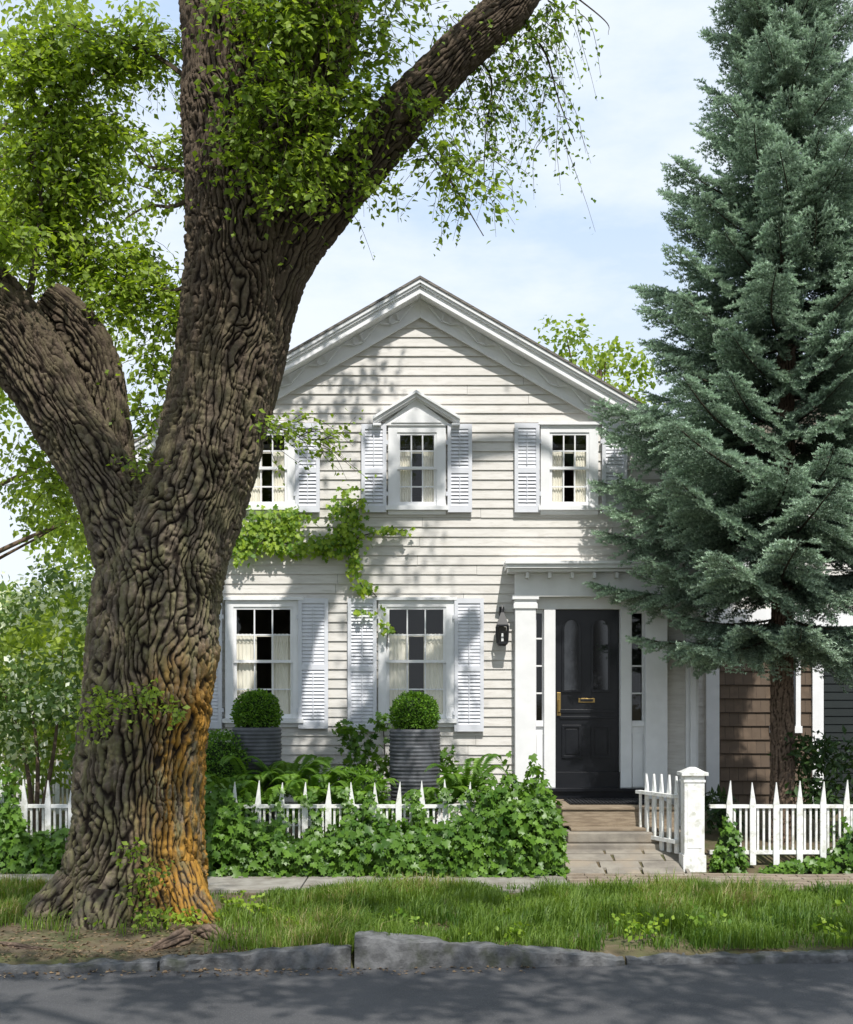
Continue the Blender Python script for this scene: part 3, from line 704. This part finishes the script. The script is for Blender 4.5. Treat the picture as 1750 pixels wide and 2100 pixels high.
cr=empty('wall_creeper'); v,f,a=join(parts); mesh_np('leaves',v,f,[m_vine],cr,{'rnd':a})
cs=MB()
def stem(pts,w=.012):
    P_=catmull([(X(u),15.955,Z(v)) for u,v in pts],len(pts)*6)
    for i in range(len(P_)-1): cs.beam(P_[i],P_[i+1],w,w,up=(0,1,0))
stem([(470,1140),(540,1110),(620,1120),(700,1118),(760,1095),(835,1088)]); stem([(700,1118),(712,1060),(740,1025)]); stem([(480,1100),(560,1080),(635,1055)],.009)
stem([(705,1120),(722,1160),(745,1205),(765,1215),(785,1250),(795,1300),(788,1380)],.009); stem([(745,1205),(740,1260),(755,1300)],.007); stem([(785,1470),(790,1560),(780,1600)])
cs.make('stems',[m_twig],cr)

def fern(name,c,nf,L,seed):
    r_=np.random.default_rng(seed); parts=[]
    for i in range(nf):
        az=2*math.pi*i/nf+r_.uniform(-.25,.25); up=r_.uniform(1.0,1.9); l=L*r_.uniform(.75,1.15)
        K=34; t=np.linspace(.12,1,K); h=np.array([math.cos(az),math.sin(az),0])
        P_=np.array(c)+h*(l*t*.62)[:,None]+np.array([0,0,1])*((up*t-.95*up*.72*t**2.4)*l*.85)[:,None]
        tan=norm(np.gradient(P_,axis=0)); side=norm(np.cross(tan,[0,0,1])); nr=np.cross(side,tan)
        wl=l*.15*np.sin(np.pi*np.clip(t*.93+.07,0,1))**.8+.006
        for sgn in (1,-1):
            dd=side*sgn+tan*.45+nr*-.15
            parts.append(inst((T_LEAF[0]*np.array([.34,1,1]),T_LEAF[1]),P_,dd,nr+r_.normal(0,.15,P_.shape),wl,np.clip(r_.uniform(0,.75)+r_.random(K)*.3,0,1)))
    v,f,a=join(parts); mesh_np(name,v,f,[m_fern],None,{'rnd':a})
for i,(u,zb,yy,nf,L) in enumerate([(520,.62,14.6,16,.8),(590,.62,14.6,16,.85),(650,.62,14.5,16,.8),(700,.5,14.3,14,.7),(905,.5,14.3,14,.7),(955,.6,14.4,15,.8),(1000,.45,14.3,13,.65),(750,.5,14.2,13,.65),(560,.5,14.15,14,.7),(470,.6,14.4,13,.75),(1050,.5,14.4,13,.65),(860,.4,14.1,12,.55),(640,.5,14.15,14,.65),(800,.42,14.1,13,.6),(610,.4,14.0,12,.5),(690,.35,13.95,12,.5)]):
    fern('fern',((u-875)/183,yy,zb),nf,L,i)

# ------------------------------------------------------------------ elm tree
elm=empty('elm_tree')
def TP(u,v,r,dy=0): return (*T.p(u,v,dy),T.r(r))
def flare(s,a):
    f=np.clip(1-s/1.25,0,1)**2.2
    return f*(.10+.13*np.cos(a*5+.6)+.07*np.cos(a*9+2.)+.05*np.cos(a*3))
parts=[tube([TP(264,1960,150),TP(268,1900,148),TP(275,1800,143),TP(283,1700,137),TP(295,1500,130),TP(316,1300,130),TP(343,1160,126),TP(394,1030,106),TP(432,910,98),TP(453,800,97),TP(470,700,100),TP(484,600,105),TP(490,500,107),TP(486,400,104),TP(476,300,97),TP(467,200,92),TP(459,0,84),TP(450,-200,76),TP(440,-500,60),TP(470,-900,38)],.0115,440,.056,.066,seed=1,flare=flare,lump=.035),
 tube([TP(335,1260,90),TP(290,1140,100),TP(240,1040,80),TP(190,945,70),TP(128,850,70),TP(60,745,73),TP(0,660,74),TP(-70,570,66),TP(-160,440,55),TP(-240,240,45)],.012,290,.050,.060,seed=11,lump=.03),
 tube([TP(262,1060,55,.2),TP(222,960,48,.3),TP(205,880,47,.35),TP(185,780,47,.35),TP(158,700,50,.35),TP(128,645,48,.3),TP(100,610,40,.25),TP(82,596,34,.25)],.013,210,.046,.055,seed=21,lump=.05),
 tube([TP(480,880,60,.1),TP(528,740,52,.05),TP(566,600,48),TP(607,500,54),TP(680,405,56),TP(760,315,54),TP(850,205,50),TP(940,110,46),TP(1030,30,43),TP(1100,-50,38),TP(1230,-180,28)],.012,230,.034,.048,seed=31,lump=.02),
 tube([TP(520,600,50,-.1),TP(545,450,80,-.05),TP(590,300,82),TP(628,150,80),TP(672,0,76),TP(715,-150,64),TP(800,-400,45)],.012,300,.044,.060,seed=41,lump=.02)]
for k,(pts) in enumerate([[TP(170,1800,40,-.3),TP(110,1880,42,-.45),TP(70,1905,26,-.5),TP(20,1935,10,-.6)],[TP(380,1780,40,-.3),TP(425,1860,40,-.5),TP(470,1893,22,-.5),TP(520,1915,8,-.45)],[TP(250,1830,50,-.5),TP(235,1895,50,-.72),TP(215,1925,25,-.85),TP(200,1955,8,-.95)]]):
    parts.append(tube(pts,.013,120,.030,.05,seed=60+k,lump=.02))
for k,pts in enumerate([[TP(450,-200,50),(-2.3,10,10.5,.16),(-2.6,8,12,.1),(-2.4,5.5,13,.05)],[TP(715,-150,50),(.6,11,11,.14),(2.2,10.4,12.5,.08),(4,9.5,13,.04)],[TP(440,-500,50),(-2.4,12.5,13,.1),(-3,13.5,15,.05)],[TP(-160,440,45),(-5.3,10,8,.12),(-6.5,8.5,9.5,.07)]]):
    parts.append(tube(pts,.04,40,.01,.06,seed=80+k,ref=(1,.1,0)))
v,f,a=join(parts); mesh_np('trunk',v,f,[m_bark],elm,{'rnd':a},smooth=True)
rt=[tube([(-2.05,10.5,-.14,.05),(-1.9,10.15,-.06,.06),(-2.0,9.95,-.08,.05),(-2.2,9.8,-.13,.03)],.02,60,.03,.05,seed=91,ref=(0,0,1)),tube([(-3.5,10.3,-.12,.03),(-3.1,9.95,-.10,.035),(-2.6,9.85,-.12,.03),(-2.3,9.8,-.14,.02)],.02,60,.015,.05,seed=92,ref=(0,0,1)),
    tube([(-1.95,10.6,-.12,.04),(-1.7,10.3,-.05,.05),(-1.55,10.1,-.11,.03)],.02,60,.02,.05,seed=93,ref=(0,0,1))]
v,f,a=join(rt); mesh_np('surface_roots',v,f,[m_bark2],elm,{'rnd':a},smooth=True)

leafP=[];twigP=[]
def spr(lst,base=0,size=.072,dirb=(.1,0,-.25),K=18,gr=(.25,.6),Lr=(.28,.6),mul=1.35):
    for (u,v,ru,rv,dy,n) in lst:
        n=max(2,int(n*mul))
        q=rdir(n)*(rng.random((n,1))**.45)
        st=np.stack([T.x(u)+q[:,0]*T.r(ru),T.y+dy+q[:,1]*.3,T.z(v)+q[:,2]*T.r(rv)],1)
        d=rdir(n)*np.array([1,1,.5])+np.array(dirb)
        l,t=sprays(st,d,rng.uniform(*Lr,n),rng.uniform(*gr),K,size,base=base); leafP.append(l); twigP.append(t)
spr([(650,20,150,50,-.75,52),(545,110,50,70,-.75,26),(640,130,90,70,-.8,46),(740,150,70,70,-.6,28),(550,260,50,70,-.75,26),(650,270,70,70,-.7,36),(740,270,50,50,-.5,18),(560,370,50,35,-.7,20),(640,370,55,35,-.6,18),(810,60,50,60,-.4,12),(840,250,50,40,-.3,12),(900,310,40,30,-.2,12),(940,360,30,25,-.2,8),(690,400,35,30,-.4,10),(520,350,30,30,-.7,9),(970,420,25,30,-.2,5),(760,400,25,30,-.3,7),(600,430,35,20,-.6,8)],base=.12,size=.078)
spr([(930,20,60,30,.2,15),(1020,10,60,30,.2,13),(1100,10,60,30,.2,12),(1000,110,50,40,.2,12),(1090,90,50,50,.2,12),(1130,150,30,40,.2,8),(1010,190,25,50,.2,8),(1000,290,20,40,.2,6),(940,170,40,40,.2,8),(1150,-10,60,20,.2,8),(1150,230,25,25,.2,4)],base=-.1,size=.062,dirb=(.15,0,-.5),gr=(.5,.9),Lr=(.3,.55),mul=1.25)
spr([(40,60,120,90,.6,100),(170,40,110,60,.6,70),(290,20,80,40,.7,34),(60,220,110,80,.6,90),(20,360,100,90,.7,85),(130,320,80,60,.6,55),(190,190,60,60,.7,26),(330,230,30,40,.6,10),(345,330,30,40,.6,12),(330,250,50,20,.6,8),(100,460,90,50,.7,60),(230,470,70,40,.7,34),(300,540,50,40,.7,24),(200,560,70,40,.6,30),(330,620,30,50,.6,18),(300,700,40,50,.7,16),(40,500,80,30,-.3,26),(270,790,30,40,.7,10),(20,880,50,60,.9,22),(50,960,40,40,.9,12)],base=.25,size=.082)
spr([(560,895,25,12,-.5,8),(620,905,25,15,-.5,7),(660,930,20,12,-.5,5)],base=.1,size=.06,dirb=(1.0,0,-.1),K=16,gr=(.2,.35),Lr=(.3,.5))
spr([(270,1430,50,20,-.75,10),(230,1465,40,15,-.72,7),(330,1420,40,15,-.75,8),(385,1450,15,20,-.65,4),(300,950,12,25,-.35,7)],base=.2,size=.058,dirb=(0,-.4,-.2),K=14,Lr=(.15,.35))
spr([(320,1720,12,20,-.85,5),(345,1770,14,30,-.9,7),(360,1830,16,20,-.9,7)],base=.1,size=.065,dirb=(0,-.3,-.2),K=10,Lr=(.12,.25))
cl=[]
r2=np.random.default_rng(5)
def vis_ok(c,r): return c[2]-r>2.2+.5356*(c[1]+r)
tries=0
while len(cl)<27 and tries<4000:
    tries+=1
    c=np.array([r2.uniform(-8,2.0),r2.uniform(7.5,13.2),r2.uniform(8.2,13.5)]); rad=r2.uniform(.5,.95)
    if vis_ok(c,rad): cl.append((*c,rad,rad,rad*.7))
for i in range(20):   # unseen leaf clumps, added on the street side to shade the trunk
    c=(r2.uniform(-2.6,-.6),r2.uniform(3.5,8.5),r2.uniform(8.6,10.5)); cl.append((*c,.75,.75,.5))
for i in range(12):  # out-of-view leaf clumps put in to dapple the grass
    c=(r2.uniform(-.5,5.5),r2.uniform(3.0,5.6),r2.uniform(8.6,9.6)); cl.append((*c,.5,.5,.35))
leafP.append(cloud(cl,330,.13,shell=.1))
v,f,a=join(leafP); mesh_np('foliage',v,f,[m_elm],elm,{'rnd':a})
v,f,a=join(twigP); mesh_np('twigs',v,f,[m_twig],elm)
bt=MB()
def bt_path(pts,r0):
    P_=catmull([T.p(u,v_,d) for u,v_,d in pts],len(pts)*5)
    for i in range(len(P_)-1): w=r0*(1-.8*i/len(P_)); bt.beam(P_[i],P_[i+1],w,w,up=(0,1,0))
bt_path([(40,580,.3),(48,480,.4),(50,350,.5),(30,250,.5),(80,120,.6),(120,0,.6)],.05)
bt_path([(380,380,.3),(330,380,.5),(280,378,.5),(230,405,.5)],.035); bt_path([(330,380,.5),(300,350,.5),(250,330,.5)],.02)
bt_path([(380,330,.3),(320,300,.5),(270,290,.5),(245,250,.5)],.035); bt_path([(300,300,.5),(280,260,.5),(260,235,.5)],.02)
bt_path([(376,130,.3),(300,60,.5),(220,20,.6),(100,-20,.6)],.04); bt_path([(375,560,.3),(330,560,.5),(270,540,.6),(180,560,.6)],.03)
bt_path([(960,80,.1),(1010,140,.2),(1000,240,.2),(995,330,.2),(1000,400,.2)],.02); bt_path([(1050,10,.1),(1120,80,.2),(1150,180,.2),(1185,270,.2)],.02); bt_path([(800,260,-.1),(860,310,-.2),(930,400,-.2),(990,500,-.2)],.025)
bt_path([(530,890,-.3),(600,905,-.45),(680,940,-.5),(735,985,-.5)],.012); bt_path([(640,-60,-.5),(600,100,-.7),(560,250,-.75),(555,400,-.7)],.02); bt_path([(700,-60,-.5),(690,100,-.7),(650,250,-.7),(640,420,-.6)],.02)
bt_path([(1150,-60,.2),(1250,5,.3),(1258,35,.3)],.012)
bt.make('branches',[m_twig],elm)

et=empty('street_elm_tree')
pt=[tube([(4.5,-3,-.3,.5),(4.4,-3,2,.4),(4.2,-2.8,5,.35),(3.6,-2,8,.25),(3,-1,11,.12)],.06,48,.02,.08,seed=71,ref=(1,0,0)),tube([(4.2,-2.8,5,.22),(2,-1.5,8,.16),(0,0,10,.08),(-2,1,11,.04)],.06,30,.01,.08,seed=72,ref=(0,1,0)),tube([(4.2,-2.8,5,.22),(5.5,-1,8,.16),(6.5,.5,10,.08)],.06,30,.01,.08,seed=73,ref=(0,1,0))]
v,f,a=join(pt); mesh_np('trunk',v,f,[m_bark2],et,{'rnd':a},smooth=True)
cl=[]
for i in range(34):
    c=(r2.uniform(-5,7),r2.uniform(-4,0.5),r2.uniform(7.5,11)); rad=r2.uniform(.5,.95); cl.append((*c,rad,rad,rad*.7))
for i in range(40):  # more unseen leaf clumps, added along the sun's path to shade the road
    zz_=r2.uniform(7.2,9.4); yy_=r2.uniform(8.2,9.9)-.737*zz_; c=(r2.uniform(-2.6,5.2),yy_,zz_); cl.append((*c,r2.uniform(.35,.6),.45,.3))
v,f,a=cloud(cl,620,.14,shell=.1); mesh_np('foliage',v,f,[m_elmf],et,{'rnd':a})

# ------------------------------------------------------------------ spruce
spruce=empty('blue_spruce_tree')
def spruce_branch(name,L,seed):
    r_=np.random.default_rng(seed)
    def ax(t): return np.stack([L*t,.05*L*np.sin(t*3+seed),L*(-.26*t+.24*t**2.4)],-1)
    ns=int(L/.075); ts=np.linspace(.14,.985,ns); S0=[];D=[];LL=[];TT=[]
    tt=np.linspace(.0,1,9)
    P0=ax(tt)
    for i in range(8): S0.append(P0[i]); D.append(P0[i+1]-P0[i]); LL.append(np.linalg.norm(P0[i+1]-P0[i])); TT.append(tt[i]*.6)
    for t in ts:
        p=ax(t); tg=norm(ax(min(1,t+.02))-ax(t))
        for sg in (1,-1):
            if r_.random()<.06: continue
            l=(L*.36*(1-t)**.75*min(1,.35+t*2.5)+.13)*r_.uniform(.7,1.2); an=math.radians(r_.uniform(38,62))
            side=np.array([-tg[1],tg[0],0])*sg; d=norm(tg*math.cos(an)+side*math.sin(an)+np.array([0,0,r_.uniform(-.22,.02)]))
            m=max(2,int(l/.042)); dr_=np.array([0,0,-.30*l])
            for k in range(m):
                s=(k+.3)/m; q=p+d*l*s+dr_*s*s
                ex=np.clip((t*.5+s*.6),0,1)
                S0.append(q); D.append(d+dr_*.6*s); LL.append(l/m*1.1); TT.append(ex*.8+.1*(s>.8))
                if s>.12:
                    for s2 in (1,-1):
                        if r_.random()<.12: continue
                        sd2=np.cross(d,[0,0,1])*s2
                        dd=norm(d*.75+sd2*.75+np.array([0,0,r_.uniform(-.22,.3)])); l2=r_.uniform(.06,.12)*(1.25-.5*s)
                        S0.append(q); D.append(dd); LL.append(l2); TT.append(min(1,ex*.75+.25))
    S0=np.array(S0);D=norm(np.array(D));LL=np.array(LL);TT=np.array(TT)
    cnt=np.maximum(3,(LL*270).astype(int)); idx=np.repeat(np.arange(len(S0)),cnt); n=len(idx)
    u=r_.random(n); d=D[idx]; rd=norm(r_.normal(size=(n,3))); rd=norm(rd-d*np.sum(rd*d,1,keepdims=True)+np.array([0,0,.35]))
    base=S0[idx]+d*(LL[idx]*u)[:,None]; nd=norm(d*.75+rd*.85); ln_=.027*(.75+.5*r_.random(n)); tip=base+nd*ln_[:,None]
    wd=norm(np.cross(nd,np.array([0,-.3,1.])+r_.normal(size=(n,3))*.4))*.0062
    V=np.stack([base-wd,base+wd,tip],1).reshape(-1,3); Fq=np.arange(n*3).reshape(-1,3)
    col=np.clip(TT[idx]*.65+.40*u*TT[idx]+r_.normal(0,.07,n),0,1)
    tv,tfq,ta=tube([(*ax(np.array(t)),.018*L/2*(1-.85*t)+.003) for t in np.linspace(0,1,6)],.06,6,.0,ref=(0,1,.1),lump=0)
    o=len(V); V2=np.concatenate([V,tv]); mi=np.concatenate([np.zeros(len(Fq)),np.ones(len(tfq))])
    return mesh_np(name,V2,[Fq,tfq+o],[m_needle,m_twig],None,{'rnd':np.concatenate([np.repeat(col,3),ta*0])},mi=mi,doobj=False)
BR={}
for L in (2.5,1.9,1.35,.9,.5):
    BR[L]=[spruce_branch('spruce_branch_%d_%d'%(L*100,k),L,int(L*10)+k*17) for k in range(3)]
sx,sy=4.02,14.7
pt=[tube([(sx-.02,sy,.05,.15),(sx,sy,1,.135),(sx,sy,3,.12),(sx+.05,sy,6,.09),(sx+.1,sy,9,.05),(sx+.12,sy,11.6,.01)],.02,60,.018,.035,seed=55,ref=(0,1,0),lump=.006)]
v,f,a=join(pt); mesh_np('trunk',v,f,[m_bark2],spruce,{'rnd':a},smooth=True)
def reach(z):
    return float(np.interp(z,[2.2,2.8,3.7,4.2,4.8,5.8,6.6,7.2,7.7,8.5,9.5,10.5,12],[1.95,2.1,2.45,2.3,2.1,1.95,1.75,1.55,1.3,.95,.82,.6,.2]))
rs=random.Random(12); z=2.6; k=0
while z<12:
    R=reach(z); big=(k%2==0); nb=9 if big else 7; off=rs.uniform(0,6.28); lay=1.0 if big else .8
    rl=rs.uniform(.88,1.08)
    for i in range(nb):
        az=off+2*math.pi*i/nb+rs.uniform(-.25,.25); ll=R*rs.uniform(.72,1.1)*lay*rl
        key=min(BR,key=lambda q:abs(q-ll)); me=rs.choice(BR[key]); s=ll/key
        tt=(z-2.2)/9.4; pitch=math.radians(1+32*tt+rs.uniform(-4,4))
        if z<3.0: pitch=math.radians(rs.uniform(-8,2))
        o=link('branch',me,spruce); 
        o.matrix_world=Matrix.Translation((sx+.05*tt,sy,z+rs.uniform(-.05,.05)))@Matrix.Rotation(az,4,'Z')@Matrix.Rotation(-pitch,4,'Y')@Matrix.Rotation(rs.uniform(-.22,.22),4,'X')@Matrix.Scale(s,4)
    z+=(.13 if big else .40) if z<8.3 else .19; k+=1

# ------------------------------------------------------------------ neighbour houses on the right
nb=empty('shingled_house')
b=MB(); z=.2; y0=19.0
while z<2.75:
    b.add([(4.15,y0-.03,z),(5.62,y0-.03,z),(5.62,y0-.005,z+.2),(4.15,y0-.005,z+.2),(4.15,y0,z),(5.62,y0,z)],[(0,1,2,3),(4,5,1,0)],0); z+=.2
b.box(4.15,9,y0+.01,25,-.1,5.2,0)
b.box(5.62,5.78,y0-.06,y0+.1,.2,2.9,1); b.box(4.1,9,y0-.12,y0+.1,2.85,3.1,1); b.box(5.02,5.1,y0-.05,y0,1.4,2.75,1); b.box(5.1,5.38,y0-.03,y0-.02,1.4,2.75,2); b.box(5.38,5.45,y0-.05,y0,1.4,2.75,1); b.box(5.0,5.47,y0-.06,y0,1.3,1.4,1)
b.box(5.78,9,y0-.04,y0+.0,.2,2.85,3)
for i in range(22): b.box(5.79,9,y0-.06,y0-.041,.25+i*.118,.25+i*.118+.1,3)
z=3.1
while z<5.2:
    b.add([(4.15,y0-.03,z),(9,y0-.03,z),(9,y0-.005,z+.118),(4.15,y0-.005,z+.118)],[(0,1,2,3)],4); z+=.118
b.box(4.6,4.7,y0-.06,y0,3.5,4.8,1); b.box(5.2,5.3,y0-.06,y0,3.5,4.8,1); b.box(4.7,5.2,y0-.045,y0-.035,3.5,4.8,2); b.box(4.6,5.3,y0-.065,y0,4.8,4.9,1)
b.prism([(3.9,5.15),(9.2,5.15),(6.6,7.2)],18.7,25,5)
b.make('walls_and_roof',[m_cedar,m_trim,m_dglass,M('dark_clapboard',(.022,.028,.028),rough=.7),m_siding,m_roofw],nb)

# ------------------------------------------------------------------ garden & background vegetation
def tree(name,base,h,cl,dens,size,mat,rt=.2,every=3):
    root=empty(name); x,y=base
    ps=[tube([(x,y,-.1,rt*1.2),(x+.1,y,h*.4,rt),(x,y+.1,h*.9,rt*.3)],.08,24,.01,.06,seed=int(abs(x)*10),ref=(0,1,0))]
    for c in cl[::every]:
        z0=min(h*.6,max(.8,c[2]-2.2)); ps.append(tube([(x,y,z0,rt*.3),((x+c[0])/2,(y+c[1])/2,(z0+c[2])/2+.2,rt*.15),(c[0],c[1],c[2],.012)],.1,8,.0,ref=(.3,1,.1),lump=0))
    v,f,a=join(ps); mesh_np('trunk',v,f,[m_bark2],root,{'rnd':a},smooth=True)
    v,f,a=cloud(cl,dens,size,shell=.15); mesh_np('foliage',v,f,[mat],root,{'rnd':a})
def rc(n,x0,x1,y0,y1,z0,z1,r0,r1):
    return [(r2.uniform(x0,x1),r2.uniform(y0,y1),r2.uniform(z0,z1),*( [r2.uniform(r0,r1)]*2),r2.uniform(r0,r1)*.7) for _ in range(n)]
tree('maple_tree',(-8.5,19),11,rc(34,-7.6,-5.0,17,20,6.2,12.3,.45,.9)+rc(18,-5.4,-3.9,17,19.5,8.6,12,.35,.6)+rc(14,-5.2,-3.9,17,19.5,4.4,7.6,.28,.5)+rc(20,-8,-5.2,17,20,4.0,6.6,.5,.8),600,.10,m_elmf,.25,every=6)
tree('garden_tree',(3.6,27),9.6,rc(18,1.9,5.2,26,28,5.5,9.0,.5,.85)+[(2.9,27,9.3,.6,.6,.5),(2.3,27,8.2,.5,.5,.5),(4.4,27,8.6,.6,.6,.5)],620,.13,m_elmf,.18)
tree('shade_tree',(-11,26),6,rc(30,-13,-6.0,24,28,2.2,5.2,.7,1.3),520,.16,m_elmf,.25,every=8)
root=empty('dogwood_shrub'); cl=rc(34,-5.6,-3.75,14.6,15.6,1.0,3.3,.22,.42)
v,f,a=cloud(cl,1700,.08,shell=.2); mesh_np('leaves',v,f,[m_dog],root,{'rnd':a})
ps=[tube([(-4.6,15.3,.1,.035),(-4.5+dx*.4,15.3,1.2,.022),(-4.6+dx,15.4,2.4,.006)],.05,10,.0,lump=0,ref=(0,1,0)) for dx in (-.6,-.2,.3)]
v,f,a=join(ps); mesh_np('stems',v,f,[m_bark2],root,{'rnd':a})
v,f,a=cloud(rc(34,-12,-3.9,15.6,19,.5,1.7,.45,.8),1300,.09,shell=.3); mesh_np('garden_shrubs',v,f,[m_bg],None,{'rnd':a})
v,f,a=cloud(rc(50,-15,-4.6,19.5,23,.6,4.0,.7,1.2),560,.13,shell=.3); mesh_np('garden_hedge',v,f,[m_elmf],None,{'rnd':a})
v,f,a=cloud(rc(9,4.3,5.6,14.6,15.6,.5,1.25,.25,.45)+rc(8,5.2,8,14.8,16,.5,1.4,.4,.6)+rc(4,3.4,3.9,15.2,17,.35,.6,.2,.3),1700,.11,(T_LEAF[0]*np.array([.6,1,1]),T_LEAF[1]),shell=.2); mesh_np('rhododendron_bush',v,f,[m_rhod],None,{'rnd':a})
v,f,a=cloud(rc(150,-75,75,60,80,1,7,3,4.5),260,.6,shell=.4); mesh_np('distant_trees',v,f,[m_bg],None,{'rnd':a})

# ------------------------------------------------------------------ grass
def grass(name,n,x0,x1,yf0,yf1,hmin,hmax,zf,tuft=0):
    x=rng.uniform(x0,x1,n); t=rng.random(n); y=np.array([yf0(q) for q in x]); y=y+(yf1(x) if callable(yf1) else (yf1-y))*t
    dn=vn(np.stack([x*1.3,y*1.3,x*0],1),3)+.7*vn(np.stack([x*5,y*5,x*0],1),4)
    k=np.hypot((x+2.62)/.85,(y-11.4)/.85)>1
    thin=np.clip((x+.2)/-2.0,0,1)*.7*np.clip((11.3-y)/.8,0,1)
    if tuft: k&=(vn(np.stack([x*3.2,y*3.2,x*0],1),14)>.22)&(thin<.2)
    else: k&=(dn+1.0>rng.random(n)*1.5+thin*1.7)
    x=x[k];y=y[k];dn=dn[k];n=len(x)
    h=(hmin+(hmax-hmin)*np.clip(.45+.6*dn,0,1)*rng.random(n)**.6)
    az=rng.uniform(0,6.28,n); ln_=rng.uniform(.1,1.1,n); hd=np.stack([np.cos(az),np.sin(az),0*az],1); sdv=np.stack([-np.sin(az+.5),np.cos(az+.5),0*az],1)
    b=np.stack([x,y,np.array([zf(q) for q in y])],1); w=rng.uniform(.0024,.0056,n)[:,None]; up=np.array([0,0,1.])
    m=b+up*(h*.6)[:,None]+hd*(h*ln_*.25)[:,None]; tp=b+up*(h*(1-.3*ln_))[:,None]+hd*(h*ln_*.8)[:,None]
    V=np.stack([b-sdv*w,b+sdv*w,m+sdv*w*.8,m-sdv*w*.8,tp],1).reshape(-1,3); o=np.arange(n)[:,None]*5
    mesh_np(name,V,[o+np.array([[0,1,2,3]]),o+np.array([[3,2,4]])],[m_grass],None,{'rnd':np.repeat(np.clip(.2+.4*dn+rng.random(n)*.6,0,1),5)})
zf=lambda q: -.10+(.07)*max(0,(q-9.9))/2.4
grass('grass',95000,-5,5.2,lambda q:kerb_y(q)+.15,12.34,.05,.26,zf)
grass('grass',14000,-5,5.2,lambda q:12.0,12.42,.06,.20,zf)
grass('grass',26000,-1.2,5.2,lambda q:kerb_y(q)+.12,12.2,.16,.36,zf,tuft=1)
v,f,a=cloud([(r2.uniform(-3.6,4.2),r2.uniform(9.95,11.6),.0,.09,.09,.05) for _ in range(46)]+[(-1.95,10.5,.05,.22,.12,.1),(-1.6,11.2,.05,.25,.2,.1),(-2.1,10.9,.0,.2,.15,.1),(1.7,10.1,.05,.3,.15,.1),(2.2,10.3,.05,.2,.15,.12)],2600,.05,shell=.1); mesh_np('weeds',v,f,[m_vine],None,{'rnd':a})
n=3600; lx_=rng.uniform(-5,0.8,n); ly_=np.array([kerb_y(q) for q in lx_])+.12+rng.random(n)**1.5*1.3
ly_[:500]=kerb_y(0)+.06*lx_[:500]-rng.random(500)**2*.25
lz_=np.array([zf(q) for q in ly_])+.008; lz_[:500]=-.172
v,f,a=inst(T_LEAF,np.stack([lx_,ly_,lz_],1),rdir(n)*np.array([1,1,.15]),np.array([0,0,1.])+rng.normal(0,.3,(n,3)),rng.uniform(.015,.045,n))
mesh_np('leaf_litter',v,f,[leafmat('dry_leaves',(.10,.06,.03),(.30,.21,.12),trans=.1,tc=(1,1,1))],None,{'rnd':a})

# ------------------------------------------------------------------ light, sky, camera
el=math.radians(53); az=math.radians(168)
sv=Vector((math.sin(az)*math.cos(el),math.cos(az)*math.cos(el),math.sin(el)))
ld=bpy.data.lights.new('sun','SUN'); ld.energy=4.8; ld.angle=math.radians(.53); ld.color=(1,.965,.91)
lo=bpy.data.objects.new('sun',ld); sc.collection.objects.link(lo); lo.rotation_euler=sv.to_track_quat('Z','Y').to_euler(); lo.location=(5,-10,30)
w=bpy.data.worlds.new('World'); sc.world=w; w.use_nodes=True; nt=w.node_tree; N=nt.nodes; Lk=nt.links
bg=N['Background']; sky=N.new('ShaderNodeTexSky'); sky.sky_type='NISHITA'; sky.sun_disc=False; sky.sun_elevation=el; sky.sun_rotation=az; sky.dust_density=1.2
tc=N.new('ShaderNodeTexCoord'); mp=N.new('ShaderNodeMapping'); mp.inputs['Scale'].default_value=(1.4,1.4,3.6); mp.inputs['Location'].default_value=(.3,.2,.1); Lk.new(tc.outputs['Generated'],mp.inputs[0])
n1=noise(nt,1.6,mp.outputs[0],8,.58)
sp=N.new('ShaderNodeSeparateXYZ'); Lk.new(tc.outputs['Generated'],sp.inputs[0])
c1=ramp(nt,n1,.38,.64); hz=ramp(nt,sp.outputs['Z'],.44,.10)
fac=mathn(nt,'MAXIMUM',c1,hz)
haze=mixc(nt,.75,sky.outputs[0],(5.9,7.6,10.3))
Lk.new(mixc(nt,mathn(nt,'MULTIPLY',fac,.86),haze,(8.2,8.7,9.3)),bg.inputs[0]); bg.inputs[1].default_value=.12
cd=bpy.data.cameras.new('camera'); co=bpy.data.objects.new('camera',cd); sc.collection.objects.link(co); sc.camera=co
co.location=(0,0,EYE); co.rotation_euler=(math.radians(90),0,0)
cd.sensor_fit='HORIZONTAL'; cd.sensor_width=36; cd.lens=36*2670/1750; cd.shift_y=380/1750; cd.clip_end=2000; cd.clip_start=.1
